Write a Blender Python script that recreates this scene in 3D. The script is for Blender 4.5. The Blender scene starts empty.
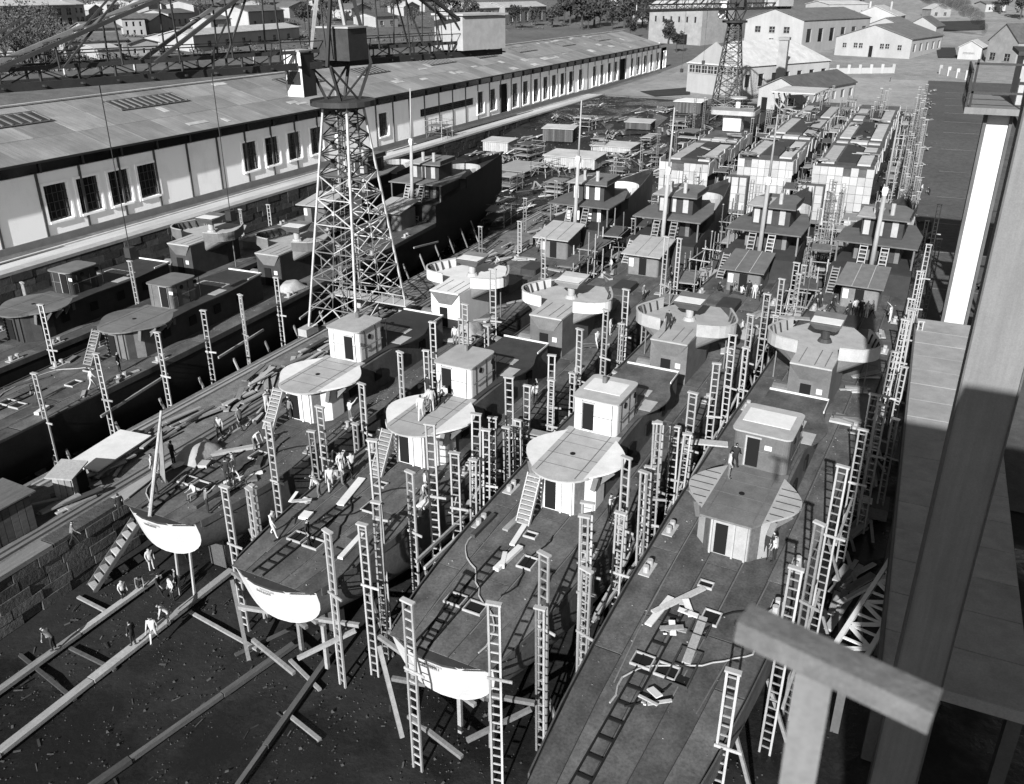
import bpy, bmesh, math, random
from mathutils import Vector, Matrix
R = random.Random(11)
S = bpy.context.scene
COL = S.collection

# ------------------------------------------------------------------ camera
FPX, PCX, PCY, CAMH = 860.0, 512.0, 365.0, 34.0
HORY, VPX = -10.0, 950.0
PITCH = math.atan2(PCY - HORY, FPX)
YAW = math.atan2(VPX - PCX, math.hypot(FPX, PCY - HORY))
cam_d = bpy.data.cameras.new('camera')
cam = bpy.data.objects.new('camera', cam_d); COL.objects.link(cam)
cam.location = (0, 0, CAMH)
cam.rotation_euler = (math.pi / 2 - PITCH, 0, YAW)
cam_d.sensor_width = 36; cam_d.sensor_fit = 'HORIZONTAL'
cam_d.lens = FPX / 1024 * 36
cam_d.shift_y = -(392 - PCY) / 1024
cam_d.clip_start = 0.2; cam_d.clip_end = 6000
cam_d.dof.use_dof = True; cam_d.dof.focus_distance = 75; cam_d.dof.aperture_fstop = 1.15
S.camera = cam

# ------------------------------------------------------------------ light
SUN_EL, SUN_AZ = 27.0, 6.0          # sun stands behind the camera, a little to the right of the ship axis
sun_d = bpy.data.lights.new('sun', 'SUN'); sun_d.energy = 4.8; sun_d.angle = math.radians(0.5); sun_d.color = (1, 1, 1)
sun = bpy.data.objects.new('sun', sun_d); COL.objects.link(sun)
sd = Vector((math.sin(math.radians(SUN_AZ)) * math.cos(math.radians(SUN_EL)), -math.cos(math.radians(SUN_AZ)) * math.cos(math.radians(SUN_EL)), math.sin(math.radians(SUN_EL))))
sun.rotation_euler = sd.to_track_quat('Z', 'Y').to_euler(); sun.location = (0, -20, 80)
W = bpy.data.worlds.new('World'); S.world = W; W.use_nodes = True
nt = W.node_tree; bg = nt.nodes['Background']
sky = nt.nodes.new('ShaderNodeTexSky'); sky.sky_type = 'NISHITA'; sky.sun_disc = False
sky.sun_elevation = math.radians(SUN_EL); sky.sun_rotation = math.radians(180 - SUN_AZ)
bw = nt.nodes.new('ShaderNodeRGBToBW')
nt.links.new(sky.outputs[0], bw.inputs[0]); nt.links.new(bw.outputs[0], bg.inputs[0]); bg.inputs[1].default_value = 0.05
S.view_settings.view_transform = 'Standard'; S.view_settings.look = 'None'; S.view_settings.gamma = 1
S.view_settings.use_curve_mapping = False; S.view_settings.exposure = 1.62

# ------------------------------------------------------------------ pixel helpers
_fw = Vector((-math.sin(YAW), math.cos(YAW), 0)); _rt = Vector((math.cos(YAW), math.sin(YAW), 0)); _up = Vector((0, 0, 1))
_F = _fw * math.cos(PITCH) - _up * math.sin(PITCH); _U = _fw * math.sin(PITCH) + _up * math.cos(PITCH)
_C = Vector((0, 0, CAMH))
def ray(x, y): return _F + _rt * ((x - PCX) / FPX) + _U * ((PCY - y) / FPX)
def gp(x, y, z=0.0):
    d = ray(x, y); return _C + d * ((z - CAMH) / d.z)
def at_dist(x, y, d):
    r = ray(x, y); return _C + r * (d / math.hypot(r.x, r.y))
def on_x(x, y, X):
    d = ray(x, y); return _C + d * (X / d.x)
def px_h(base, ypix):
    """height above base of the point vertically over base that shows at image row ypix"""
    lo, hi = 0.0, 80.0
    for _ in range(40):
        m = (lo + hi) / 2; d = base + Vector((0, 0, m)) - _C
        y = PCY - FPX * d.dot(_U) / d.dot(_F)
        if y > ypix: lo = m
        else: hi = m
    return lo
def sm(t): t = max(0.0, min(1.0, t)); return t * t * (3 - 2 * t)
def T(X, Y):
    z = 4.5 * sm((Y - 150) / 80)
    z += 0.035 * max(0, Y - 330)
    if X < -95:
        z = max(z, 4.5)
        z = max(z, 4.5 + min(0.085 * max(0, -X - 135), 22))
    r = math.hypot(X, Y)
    z += 0.055 * max(0, r - 650)
    return z
def tp(x, y):
    d = ray(x, y); t = 20.0
    while t < 4000:
        p = _C + d * t
        if p.z <= T(p.x, p.y): break
        t += 1.0 + t * 0.004
    lo, hi = t - 1.5 - t * 0.005, t
    for _ in range(25):
        m = (lo + hi) / 2; p = _C + d * m
        if p.z <= T(p.x, p.y): hi = m
        else: lo = m
    p = _C + d * hi; p.z = T(p.x, p.y); return p

# ------------------------------------------------------------------ materials (all greys: the photograph is black and white)
MATS = {}
RAW = {'transom_primer': .27, 'white_primer': .34, 'pale_grey_primer': .19, 'far_white_wall': .19, 'white_hull_panel': .2, 'pale_scaffold_timber': .175, 'crane_pale_steel': .22, 'cloth_white': .26, 'pale_roadway': .27,
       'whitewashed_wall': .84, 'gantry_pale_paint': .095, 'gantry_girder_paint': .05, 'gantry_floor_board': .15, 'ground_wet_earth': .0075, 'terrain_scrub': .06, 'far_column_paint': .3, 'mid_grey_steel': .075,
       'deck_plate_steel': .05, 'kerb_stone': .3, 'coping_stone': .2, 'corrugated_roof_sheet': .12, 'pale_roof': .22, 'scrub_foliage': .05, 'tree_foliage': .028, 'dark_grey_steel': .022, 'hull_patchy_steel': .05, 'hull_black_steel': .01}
def mat(name, v, rough=0.8, var=0.25, scale=1.5, rnd=0.0, bump=0.0, stain=0.25, sscale=0.25, spec=0.1, metal=0.0, streak=None, wet=0.0):
    if name in MATS: return MATS[name]
    v = RAW.get(name, v * .4 if v < .5 else v)
    m = bpy.data.materials.new(name); m.use_nodes = True; t = m.node_tree; N = t.nodes; L = t.links
    b = N['Principled BSDF']; b.inputs['Roughness'].default_value = rough
    b.inputs['Specular IOR Level'].default_value = spec; b.inputs['Metallic'].default_value = metal
    tc = N.new('ShaderNodeTexCoord'); oi = N.new('ShaderNodeObjectInfo')
    off = N.new('ShaderNodeVectorMath'); off.operation = 'ADD'
    sc = N.new('ShaderNodeVectorMath'); sc.operation = 'SCALE'; sc.inputs[0].default_value = (37, 61, 19)
    L.new(oi.outputs['Random'], sc.inputs['Scale']); L.new(tc.outputs['Object'], off.inputs[0]); L.new(sc.outputs[0], off.inputs[1])
    vec = off.outputs[0]
    def noise(s, det, vv):
        n = N.new('ShaderNodeTexNoise'); n.inputs['Scale'].default_value = s; n.inputs['Detail'].default_value = det; n.inputs['Roughness'].default_value = 0.62
        L.new(vv, n.inputs['Vector']); return n.outputs['Fac']
    def math_(op, a, c, clamp=False):
        q = N.new('ShaderNodeMath'); q.operation = op; q.use_clamp = clamp
        for i, s in enumerate((a, c)):
            if isinstance(s, (int, float)): q.inputs[i].default_value = s
            else: L.new(s, q.inputs[i])
        return q.outputs[0]
    v1 = vec
    if streak:
        mp = N.new('ShaderNodeMapping'); mp.inputs['Scale'].default_value = streak; L.new(vec, mp.inputs['Vector']); v1 = mp.outputs[0]
    n1 = noise(scale, 7, v1); n2 = noise(sscale, 4, vec)
    f = math_('ADD', math_('MULTIPLY', math_('SUBTRACT', n1, 0.5), var * 2.6), 1.0)
    g = math_('ADD', math_('MULTIPLY', math_('SUBTRACT', n2, 0.5), stain * 2.6), 1.0)
    n3 = noise(scale * 9, 3, vec)
    f = math_('MULTIPLY', f, math_('ADD', math_('MULTIPLY', math_('SUBTRACT', n3, 0.5), var * 2.2), 1.0))
    h = math_('ADD', math_('MULTIPLY', math_('SUBTRACT', oi.outputs['Random'], 0.5), rnd * 2), 1.0)
    val = math_('MULTIPLY', math_('MULTIPLY', math_('MULTIPLY', f, g), h), v)
    val = math_('MINIMUM', math_('MAXIMUM', val, 0.006), 0.85)
    cb = N.new('ShaderNodeCombineXYZ')
    for i in range(3): L.new(val, cb.inputs[i])
    L.new(cb.outputs[0], b.inputs['Base Color'])
    if wet:
        rr = N.new('ShaderNodeMapRange'); rr.inputs[1].default_value = 0.46; rr.inputs[2].default_value = 0.56; rr.inputs[3].default_value = wet; rr.inputs[4].default_value = rough
        L.new(noise(0.09, 5, vec), rr.inputs[0]); L.new(rr.outputs[0], b.inputs['Roughness'])
    if bump:
        bp = N.new('ShaderNodeBump'); bp.inputs['Strength'].default_value = bump; bp.inputs['Distance'].default_value = 0.08
        L.new(noise(scale * 2.5, 8, v1), bp.inputs['Height']); L.new(bp.outputs[0], b.inputs['Normal'])
    MATS[name] = m; return m
M = dict(
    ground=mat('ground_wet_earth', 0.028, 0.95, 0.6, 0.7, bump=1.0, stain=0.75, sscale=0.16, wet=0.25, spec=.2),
    terrain=mat('terrain_scrub', 0.22, 0.95, 0.5, 0.35, bump=0.8, stain=0.45, sscale=0.02),
    apron=mat('apron_dark_paving', 0.105, 0.95, 0.45, 1.2, bump=0.3, stain=0.3, sscale=0.06),
    road=mat('pale_roadway', 0.49, 0.9, 0.3, 0.8, bump=0.2, stain=0.3, sscale=0.05, streak=(1, 0.12, 1)),
    quay=mat('quay_earth', 0.2, 0.95, 0.6, 1.1, bump=0.6, stain=0.4, sscale=0.15),
    stone=mat('quay_stone', 0.11, 0.95, 0.5, 2.0, rnd=0.45, bump=0.8),
    mortar=mat('stone_mortar', 0.05, 0.95, 0.3, 3),
    deck=mat('deck_plate_steel', 0.115, 0.6, 0.6, 0.9, rnd=0.22, stain=0.6, sscale=0.55, bump=0.15, streak=(1, 0.45, 1)),
    deckseam=mat('deck_seam_steel', 0.05, 0.8, 0.3, 2),
    hull=mat('hull_black_steel', 0.03, 0.7, 0.4, 0.8, stain=0.4, bump=0.1),
    hullgrey=mat('hull_primer_steel', 0.10, 0.7, 0.4, 0.9, stain=0.4, bump=0.1, streak=(1, 1, 0.25)),
    hullmid=mat('hull_patchy_steel', 0.05, 0.65, 0.5, 0.7, stain=0.5, bump=0.1, streak=(1, 1, 0.3)),
    white=mat('white_primer', 0.49, 0.7, 0.14, 1.2, stain=0.16, sscale=0.5, rnd=0.05, bump=0.03, streak=(1, 1, 0.3)),
    white2=mat('pale_grey_primer', 0.36, 0.7, 0.2, 1.5, stain=0.2, sscale=0.6, rnd=0.08, bump=0.04),
    grey=mat('mid_grey_steel', 0.17, 0.65, 0.3, 1.4, stain=0.3, rnd=0.2, bump=0.06),
    dkgrey=mat('dark_grey_steel', 0.06, 0.65, 0.35, 1.3, stain=0.3, rnd=0.2, bump=0.06),
    black=mat('black_opening', 0.012, 0.9, 0.2, 2, stain=0.1),
    post=mat('pale_scaffold_timber', 0.42, 0.8, 0.3, 2.0, rnd=0.28, bump=0.1, streak=(3, 3, 0.4)),
    farpost=mat('grey_scaffold_timber', 0.22, 0.8, 0.3, 2.0, rnd=0.5, bump=0.1),
    timber=mat('weathered_timber', 0.30, 0.85, 0.35, 2.0, rnd=0.4, bump=0.15, streak=(3, 0.4, 3)),
    oldtimber=mat('old_dark_timber', 0.11, 0.85, 0.4, 2.0, rnd=0.4, bump=0.2, streak=(3, 0.4, 3)),
    wallw=mat('whitewashed_wall', 0.8, 0.9, 0.1, 0.9, stain=0.16, sscale=0.2, bump=0.05, streak=(1, 1, 0.25)),
    wallf=mat('far_white_wall', 0.49, 0.9, 0.15, 0.5, stain=0.2, sscale=0.1, rnd=0.15, bump=0.05, streak=(1, 1, 0.25)),
    wallg=mat('grey_plaster', 0.34, 0.9, 0.2, 0.8, stain=0.25, rnd=0.1, bump=0.08),
    roof=mat('corrugated_roof_sheet', 0.27, 0.85, 0.34, 0.9, rnd=0.2, stain=0.5, sscale=0.16, bump=0.25, streak=(0.16, 3.2, 0.16)),
    rooft=mat('tile_roof', 0.16, 0.9, 0.35, 0.8, rnd=0.25, stain=0.3, bump=0.2),
    roofpale=mat('pale_roof', 0.4, 0.9, 0.25, 0.6, stain=0.25, rnd=0.1),
    glass=mat('dark_window_glass', 0.03, 0.15, 0.3, 1, rnd=0.4, spec=0.5),
    frame=mat('window_frame_paint', 0.12, 0.7, 0.2, 2),
    crane=mat('crane_pale_steel', 0.42, 0.6, 0.3, 0.6, stain=0.3, rnd=0.25),
    cranem=mat('crane_mid_steel', 0.2, 0.6, 0.3, 0.8, stain=0.3, rnd=0.25),
    craned=mat('crane_dark_steel', 0.05, 0.6, 0.3, 0.8, stain=0.3, rnd=0.25),
    leaf=mat('tree_foliage', 0.09, 0.8, 0.5, 0.6, rnd=0.2, stain=0.3),
    leafg=mat('scrub_foliage', 0.2, 0.85, 0.5, 0.6, rnd=0.3, stain=0.3),
    bark=mat('tree_bark', 0.08, 0.9, 0.3, 3),
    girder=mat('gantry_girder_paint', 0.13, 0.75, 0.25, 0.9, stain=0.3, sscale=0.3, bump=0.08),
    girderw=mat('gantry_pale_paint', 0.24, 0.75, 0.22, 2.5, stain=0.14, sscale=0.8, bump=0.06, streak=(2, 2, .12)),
    slab=mat('gantry_floor_board', 0.3, 0.85, 0.25, 1.2, stain=0.25, bump=0.1),
    skin=mat('skin', 0.45, 0.6, 0.1, 5, stain=0.05),
    hair=mat('hair', 0.02, 0.7, 0.2, 8),
    clw=mat('cloth_white', 0.45, 0.9, 0.12, 4, stain=0.1), clg=mat('cloth_grey', 0.2, 0.9, 0.2, 4), cld=mat('cloth_dark', 0.035, 0.9, 0.2, 4),
    ink=mat('black_lettering', 0.02, 0.8, 0.1, 2), canvas=mat('canvas_cloth', 0.38, 0.9, 0.25, 2.5, bump=0.3, rnd=0.3),
    panel=mat('white_hull_panel', 0.42, 0.8, 0.16, 1.2, rnd=0.16, stain=0.12, bump=0.03),
)

# ------------------------------------------------------------------ mesh builder
BOXF = [(0, 3, 2, 1), (4, 5, 6, 7), (0, 1, 5, 4), (1, 2, 6, 5), (2, 3, 7, 6), (3, 0, 4, 7)]
class MB:
    def __init__(s): s.v = []; s.f = []; s.m = []; s.mats = []
    def _mi(s, m):
        if m is None: return 0
        if m not in s.mats: s.mats.append(m)
        return s.mats.index(m)
    def add(s, vs, fs, m=None):
        o = len(s.v); s.v += [tuple(v) for v in vs]; mi = s._mi(m)
        for f in fs: s.f.append(tuple(i + o for i in f)); s.m.append(mi)
    def box(s, x0, x1, y0, y1, z0, z1, m=None):
        s.add([(x0, y0, z0), (x1, y0, z0), (x1, y1, z0), (x0, y1, z0), (x0, y0, z1), (x1, y0, z1), (x1, y1, z1), (x0, y1, z1)], BOXF, m); return s
    def bar(s, a, b, w, h=None, m=None, up=(0, 0, 1)):
        a = Vector(a); b = Vector(b); h = h or w; d = b - a
        if d.length < 1e-6: return s
        d.normalize(); u = Vector(up)
        if abs(d.dot(u)) > 0.98: u = Vector((0, 1, 0))
        r = d.cross(u).normalized(); u = r.cross(d)
        r = r * (w / 2); u = u * (h / 2)
        s.add([a - r - u, a + r - u, b + r - u, b - r - u, a - r + u, a + r + u, b + r + u, b - r + u], BOXF, m); return s
    def prism(s, poly, z0, z1, m=None):
        n = len(poly)
        vs = [(p[0], p[1], z0) for p in poly] + [(p[0], p[1], z1) for p in poly]
        fs = [tuple(range(n - 1, -1, -1)), tuple(range(n, 2 * n))] + [(i, (i + 1) % n, n + (i + 1) % n, n + i) for i in range(n)]
        s.add(vs, fs, m); return s
    def tube(s, a, b, r0, r1=None, n=8, m=None, cap=True):
        a = Vector(a); b = Vector(b); r1 = r0 if r1 is None else r1; d = (b - a).normalized()
        u = Vector((0, 0, 1)) if abs(d.z) < 0.95 else Vector((0, 1, 0))
        p = d.cross(u).normalized(); q = p.cross(d); vs = []
        for c, r in ((a, r0), (b, r1)):
            for i in range(n):
                t = 2 * math.pi * i / n; vs.append(c + p * (math.cos(t) * r) + q * (math.sin(t) * r))
        fs = [(i, i + n, (i + 1) % n + n, (i + 1) % n) for i in range(n)]
        if cap: fs += [tuple(range(n)), tuple(range(2 * n - 1, n - 1, -1))]
        s.add(vs, fs, m); return s
    def wall(s, pts, z0, z1, th, m=None, closed=False):
        """vertical wall of thickness th along a plan polyline"""
        n = len(pts); k = n if closed else n - 1; P = [Vector((p[0], p[1], 0)) for p in pts]; nr = []
        for i in range(n):
            a = P[(i - 1) % n] if (closed or i) else P[i]; b = P[(i + 1) % n] if (closed or i < n - 1) else P[i]
            d = (b - a).normalized(); nr.append(Vector((d.y, -d.x, 0)) * (th / 2))
        vs = []
        for i in range(n):
            for sg, z in ((-1, z0), (1, z0), (1, z1), (-1, z1)):
                q = P[i] + nr[i] * sg; vs.append((q.x, q.y, z))
        fs = []
        for i in range(k):
            a = 4 * i; b = 4 * ((i + 1) % n)
            for e in range(4): fs.append((a + e, a + (e + 1) % 4, b + (e + 1) % 4, b + e))
        if not closed: fs += [(3, 2, 1, 0), (4 * n - 4, 4 * n - 3, 4 * n - 2, 4 * n - 1)]
        s.add(vs, fs, m); return s
    def mesh(s, name, m=None, smooth=False):
        me = bpy.data.meshes.new(name); me.from_pydata(s.v, [], s.f)
        ms = s.mats or [m]
        for q in ms: me.materials.append(q)
        if len(ms) > 1: me.polygons.foreach_set('material_index', s.m)
        if smooth: me.polygons.foreach_set('use_smooth', [True] * len(me.polygons))
        bm = bmesh.new(); bm.from_mesh(me); bmesh.ops.recalc_face_normals(bm, faces=bm.faces); bm.to_mesh(me); bm.free()
        me.update(); return me
    def build(s, name, m=None, parent=None, smooth=False, **kw):
        return obj(name, s.mesh(name, m, smooth), parent, **kw)
def obj(name, me, parent=None, label=None, cat=None, group=None, kind=None, loc=None, rot=None):
    o = bpy.data.objects.new(name, me); COL.objects.link(o); o.parent = parent
    if loc is not None: o.location = loc
    if rot is not None: o.rotation_euler = rot
    tag(o, label, cat, group, kind); return o
def tag(o, label=None, cat=None, group=None, kind=None):
    if label: o['label'] = label
    if cat: o['category'] = cat
    if group: o['group'] = group
    if kind: o['kind'] = kind
    return o
def thing(name, label, cat, loc=(0, 0, 0), rz=0.0, group=None):
    return obj(name, None, None, label, cat, group, None, loc, (0, 0, rz))
def lerp(tab, x):
    if x <= tab[0][0]: return tab[0][1]
    for (a, p), (b, q) in zip(tab, tab[1:]):
        if x <= b: return p + (q - p) * (x - a) / (b - a)
    return tab[-1][1]
ORD = ['first', 'second', 'third', 'fourth', 'fifth', 'sixth', 'seventh', 'eighth', 'ninth', 'tenth', 'eleventh', 'twelfth', 'thirteenth', 'fourteenth', 'fifteenth', 'sixteenth', 'seventeenth', 'eighteenth', 'nineteenth', 'twentieth']
O9 = ORD[:9]
ORD += ['twenty-' + w for w in ORD[:9]] + ['thirtieth'] + ['thirty-' + w for w in ORD[:9]] + ['fortieth'] + ['forty-' + w for w in ORD[:9]] + ['fiftieth'] + ['fifty-' + w for w in ORD[:9]]
for w_ in ('sixti', 'seventi', 'eighti', 'nineti'): ORD += [w_ + 'eth'] + [w_[:-1] + 'y-' + q for q in O9]
# ================================================================== THE SETTING
def grid(name, xs, ys, zf, m):
    vs = [(x, y, zf(x, y)) for y in ys for x in xs]; n = len(xs)
    fs = [(j * n + i, j * n + i + 1, (j + 1) * n + i + 1, (j + 1) * n + i) for j in range(len(ys) - 1) for i in range(n - 1)]
    mb = MB(); mb.add(vs, fs); o = mb.build(name, m, None, kind='structure')
    return o
def fr(a, b, st):
    n = max(1, int(round((b - a) / st))); return [a + (b - a) * i / n for i in range(n + 1)]
def rough(x, y): return 0.10 * math.sin(x * 1.3 + 2 * math.sin(y * .7)) * math.sin(y * 1.1 + x * .37)
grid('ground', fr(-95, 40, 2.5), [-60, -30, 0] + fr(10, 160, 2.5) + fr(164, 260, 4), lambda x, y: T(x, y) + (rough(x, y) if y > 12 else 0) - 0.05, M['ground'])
grid('terrain', [-2600, -1800, -1200] + fr(-900, -200, 25) + fr(-190, -95.02, 12) , [-200, 0] + fr(30, 500, 12) + fr(530, 1400, 45) + [1800, 2600], lambda x, y: T(x, y) + 0.4 * math.sin(x * .05) * math.sin(y * .043), M['terrain'])
grid('terrain', fr(-95, 60, 7.5) + fr(100, 700, 60) + [1200, 2000], fr(258, 520, 8) + fr(540, 1400, 45) + [1800, 2600], lambda x, y: T(x, y) - 0.02, mat('pale_dusty_ground', 0.3, 0.95, 0.45, 0.3, bump=0.5, stain=0.4, sscale=0.03))
grid('terrain', fr(38, 100, 6) + [200, 500], [-60, 0] + fr(20, 262, 12), lambda x, y: T(x, y) - 0.02, M['terrain'])
grid('apron', fr(3.6, 38.5, 3.5), fr(62, 150, 8), lambda x, y: T(x, y) + 0.11, M['apron'])
grid('apron', fr(-1.4, 38.5, 4), fr(150.1, 345, 6), lambda x, y: T(x, y) + 0.12, M['apron'])
grid('yard_road', fr(-90, -1.6, 6.8), fr(262, 345, 6), lambda x, y: T(x, y) + 0.06, mat('yard_pale_ground', 0.36, 0.95, 0.4, 0.6, bump=0.3, stain=0.4, sscale=0.03))
# joint lines of the apron paving
mb = MB()
for y in fr(96, 330, 18):
    mb.bar((4, y, T(0, y) + .125), (38, y + 1.5, T(0, y) + .125), 0.25, 0.02)
mb.build('pavement_joint', mat('pale_joint', 0.22, .9, .4, 2), None, kind='structure')

# street along the warehouse (raised) and its stone retaining wall
SX = -91.0
MB().box(-97.6, SX - 1.0, 30, 262, -0.5, 4.5).build('street_base', M['quay'], None, kind='structure')
MB().box(-96.2, SX - 1.6, 30, 262, 4.5, 4.53).build('street', M['road'], None, kind='structure')
rw = thing('stone_wall', 'long stone retaining wall below the street along the white warehouse', 'wall', (SX, 48, 0))
MB().box(-1.0, -0.35, -18, 214, -0.4, 4.3).build('core', M['mortar'], rw)
MB().box(-1.5, 0.05, -18, 214, 4.34, 4.72).build('coping', mat('coping_stone', 0.4, .9, .25, 1.5, bump=.2), rw)
sm_ = [MB().box(-.4, R.uniform(-.06, .06), -ln / 2, ln / 2, -.42, .42).mesh('stone', M['stone']) for ln in (2.1, 2.4, 2.7)]
for c in range(5):
    y = -10 + (c % 2) * 1.1
    while y < 92:
        k = R.randrange(3); ln = (2.1, 2.4, 2.7)[k]
        obj('stone', sm_[k], rw, loc=(0, y + ln / 2, .43 + c * .86)); y += ln + .07
mb = MB()
for c in range(5):
    y = 93 + (c % 2)
    while y < 213:
        ln = R.uniform(1.8, 2.9); mb.box(-.4, R.uniform(-.06, .06), y, y + ln, .01 + c * .86, .84 + c * .86); y += ln + .08
mb.build('stonework', M['stone'], rw, kind='stuff')

# pier between ship B and ship C, with its stone face towards the slip
PX0, PX1, PZ = -51.0, -43.0, 3.4
mb = MB().box(PX0, PX1 - .45, -30, 118, -.5, PZ)
mb.build('pier', M['quay'], None, kind='structure')
pw = thing('stone_wall', 'rough stone quay wall beside the leftmost white stern', 'wall', (PX1, 10, 0))
MB().box(-.45, -.3, -34, 108, -.4, PZ - .02).build('core', M['mortar'], pw)
sm_ = [MB().box(-.32, .05 + .05 * k, -ln / 2, ln / 2, -.33, .33).mesh('stone', M['stone']) for k, ln in enumerate((1.2, 1.6, 2.0))]
for c in range(5):
    y = -6 + (c % 2) * .7
    while y < 34:
        k = R.randrange(3); ln = (1.2, 1.6, 2.0)[k]
        obj('stone', sm_[k], pw, loc=(R.uniform(-.05, .05), y + ln / 2, .34 + c * .69), rot=(0, 0, R.uniform(-.02, .02))); y += ln + .06
for i in range(9):
    MB().box(-1.0, .12, -14 + i * 5.2, -14 + i * 5.2 + 5.1, PZ + .01, PZ + .3).build('coping', M['timber'] if i % 3 else M['stone'], pw)
# crane rails and plank track on the pier
for i, x in enumerate((-50.0, -45.0)):
    MB().box(x - .35, x + .35, -10, 117, PZ + .004, PZ + .16).box(x - .05, x + .05, -10, 117, PZ + .164, PZ + .3).build('crane_rail', M['timber'], None,
        label=['pale timber crane rail on the pier, along its left edge', 'pale timber crane rail on the pier, along its right side'][i], cat='rail')
# ================================================================== WAREHOUSE
def warehouse():
    X = -97.7; Y0, Y1 = 44.0, 347.0; zb, ze, zr = 4.5, 15.2, 19.4; XR = -113.0
    t = thing('warehouse', 'very long white warehouse with corrugated roof and tall dark windows', 'warehouse', (X, Y0, zb))
    L = Y1 - Y0; h = ze - zb
    def Yp(x, y=200): return on_x(x, y, X).y - Y0
    # openings
    wins = [(58, 0), (91, 0), (123, 0), (152, 0), (256, 0), (278, 0), (300, 0), (322, 0), (388, 0), (482, 0), (494, 0)]
    bands = [(424, 476)]
    far = [515, 525, 535, 544, 552, 560, 568, 577] + [590, 597, 604, 610] + [625, 631, 637, 643, 649, 655]
    gates = [(500, 509), (613, 620)]
    wl = []
    for x, _ in wins: c = Yp(x); wl.append((c - 1.75, c + 1.75, 2.7 if x < 470 else 2.2, 7.2))
    for x in far: c = Yp(x); wl.append((c - 1.9, c + 1.9, 1.5, 7.4))
    for a, b in bands: wl.append((Yp(a), Yp(b), 4.6, 6.2))
    for a, b in gates: wl.append((Yp(a), Yp(b), .0, 7.9))
    wl.sort()
    # wall mesh with real openings: strip by strip
    mb = MB(); d = .5; top = h - 1.9
    y = 0
    for a, b, z0, z1 in wl:
        a = max(a, y + .05)
        mb.box(-d, 0, y, a, 0, top)
        if z0 > 0: mb.box(-d, 0, a, b, 0, z0)
        mb.box(-d, 0, a, b, z1, top); y = b
    mb.box(-d, 0, y, L, 0, top)
    mb.build('wall', M['wallw'], t)
    MB().box(-30, -.6, .3, .8, 0, h).build('end_wall', M['wallw'], t); MB().box(-30, -.6, L - .8, L - .3, 0, h).build('end_wall', M['wallw'], t)
    # plinth
    MB().box(.0, .16, 0, L, -.3, 1.0).build('plinth', M['wallg'], t)
    # clerestory band under the eave
    MB().box(-.5, -.35, 0, L, top, h).build('clerestory', M['glass'], t)
    bar_m = MB().box(-.3, -.06, -.09, .09, top, h).mesh('mullion', M['frame'])
    for i in range(48): obj('mullion', bar_m, t, loc=(0, 3 + i * 6.3, 0))
    # pilasters
    pm = MB().box(.0, .13, -.16, .16, -.2, top + .1).mesh('pilaster', mat('pilaster_steel', .16, .8, .3, 1.5, streak=(1, 1, .3)))
    for i in range(49): obj('pilaster', pm, t, loc=(0, 2.2 + i * 6.25, 0))
    # windows
    for a, b, z0, z1 in wl:
        if z0 == 0:
            MB().box(-.8, -.75, a, b, 0, z1).build('gate', M['black'], t); continue
        g = MB().box(-.42, -.40, a, b, z0, z1).build('window', M['glass'], t)
        w = b - a; n = max(2, int(w / .7)); fb = MB()
        for k in range(1, n): fb.box(-.39, -.33, a + w * k / n - .04, a + w * k / n + .04, z0, z1)
        for k in range(1, 4): fb.box(-.395, -.34, a, b, z0 + (z1 - z0) * k / 4 - .04, z0 + (z1 - z0) * k / 4 + .04)
        fb.build('glazing_bar', M['frame'], g)
        if w < 4.2:
            sr = MB().box(.005, .12, a - .35, a - .004, z0 - .3, z1 + .3).box(.005, .12, b + .004, b + .35, z0 - .3, z1 + .3).box(.005, .12, a, b, z1 + .004, z1 + .3).box(.005, .16, a, b, z0 - .3, z0 - .004)
            sr.build('surround', M['wallw'], g)
    # roof of sheets
    ov = 1.1; W2 = 15.3
    sl = (zr - ze) / W2
    def zat(x): return h + (-x) * sl if -x < W2 else h + W2 * sl - (-x - W2) * sl
    rows = [(ov, -5.0), (-4.95, -10.2), (-10.15, -W2)]
    for j, (xa, xb) in enumerate(rows):
        lift = .05 + .05 * (2 - j) * 0
        me = MB(); me.add([(xa, 0, 0), (xb, 0, (xa - xb) * sl), (xb, 6.3, (xa - xb) * sl), (xa, 6.3, 0), (xa, 0, .1), (xb, 0, (xa - xb) * sl + .1), (xb, 6.3, (xa - xb) * sl + .1), (xa, 6.3, .1)], BOXF)
        me = me.mesh('roof_sheet', M['roof'])
        n = int(L / 6.36)
        for i in range(n): obj('roof_sheet', me, t, loc=(0, i * 6.36 + .02, h - xa * sl - .03 + .03 * (j % 2) + R.uniform(0, .02)))
    mb = MB(); mb.add([(-W2, 0, h + W2 * sl), (-2 * W2, 0, h), (-2 * W2, L, h), (-W2, L, h + W2 * sl), (-W2, 0, h + W2 * sl + .1), (-2 * W2, 0, h + .1), (-2 * W2, L, h + .1), (-W2, L, h + W2 * sl + .1)], BOXF)
    mb.build('back_roof', M['roof'], t)
    MB().box(-W2 - .35, -W2 + .35, 0, L, h + W2 * sl + .1, h + W2 * sl + .3).build('ridge_cap', M['roofpale'], t)
    MB().box(ov - .02, ov + .16, 0, L, h - ov * sl - .14, h - ov * sl + .12).build('gutter', M['dkgrey'], t)
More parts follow.
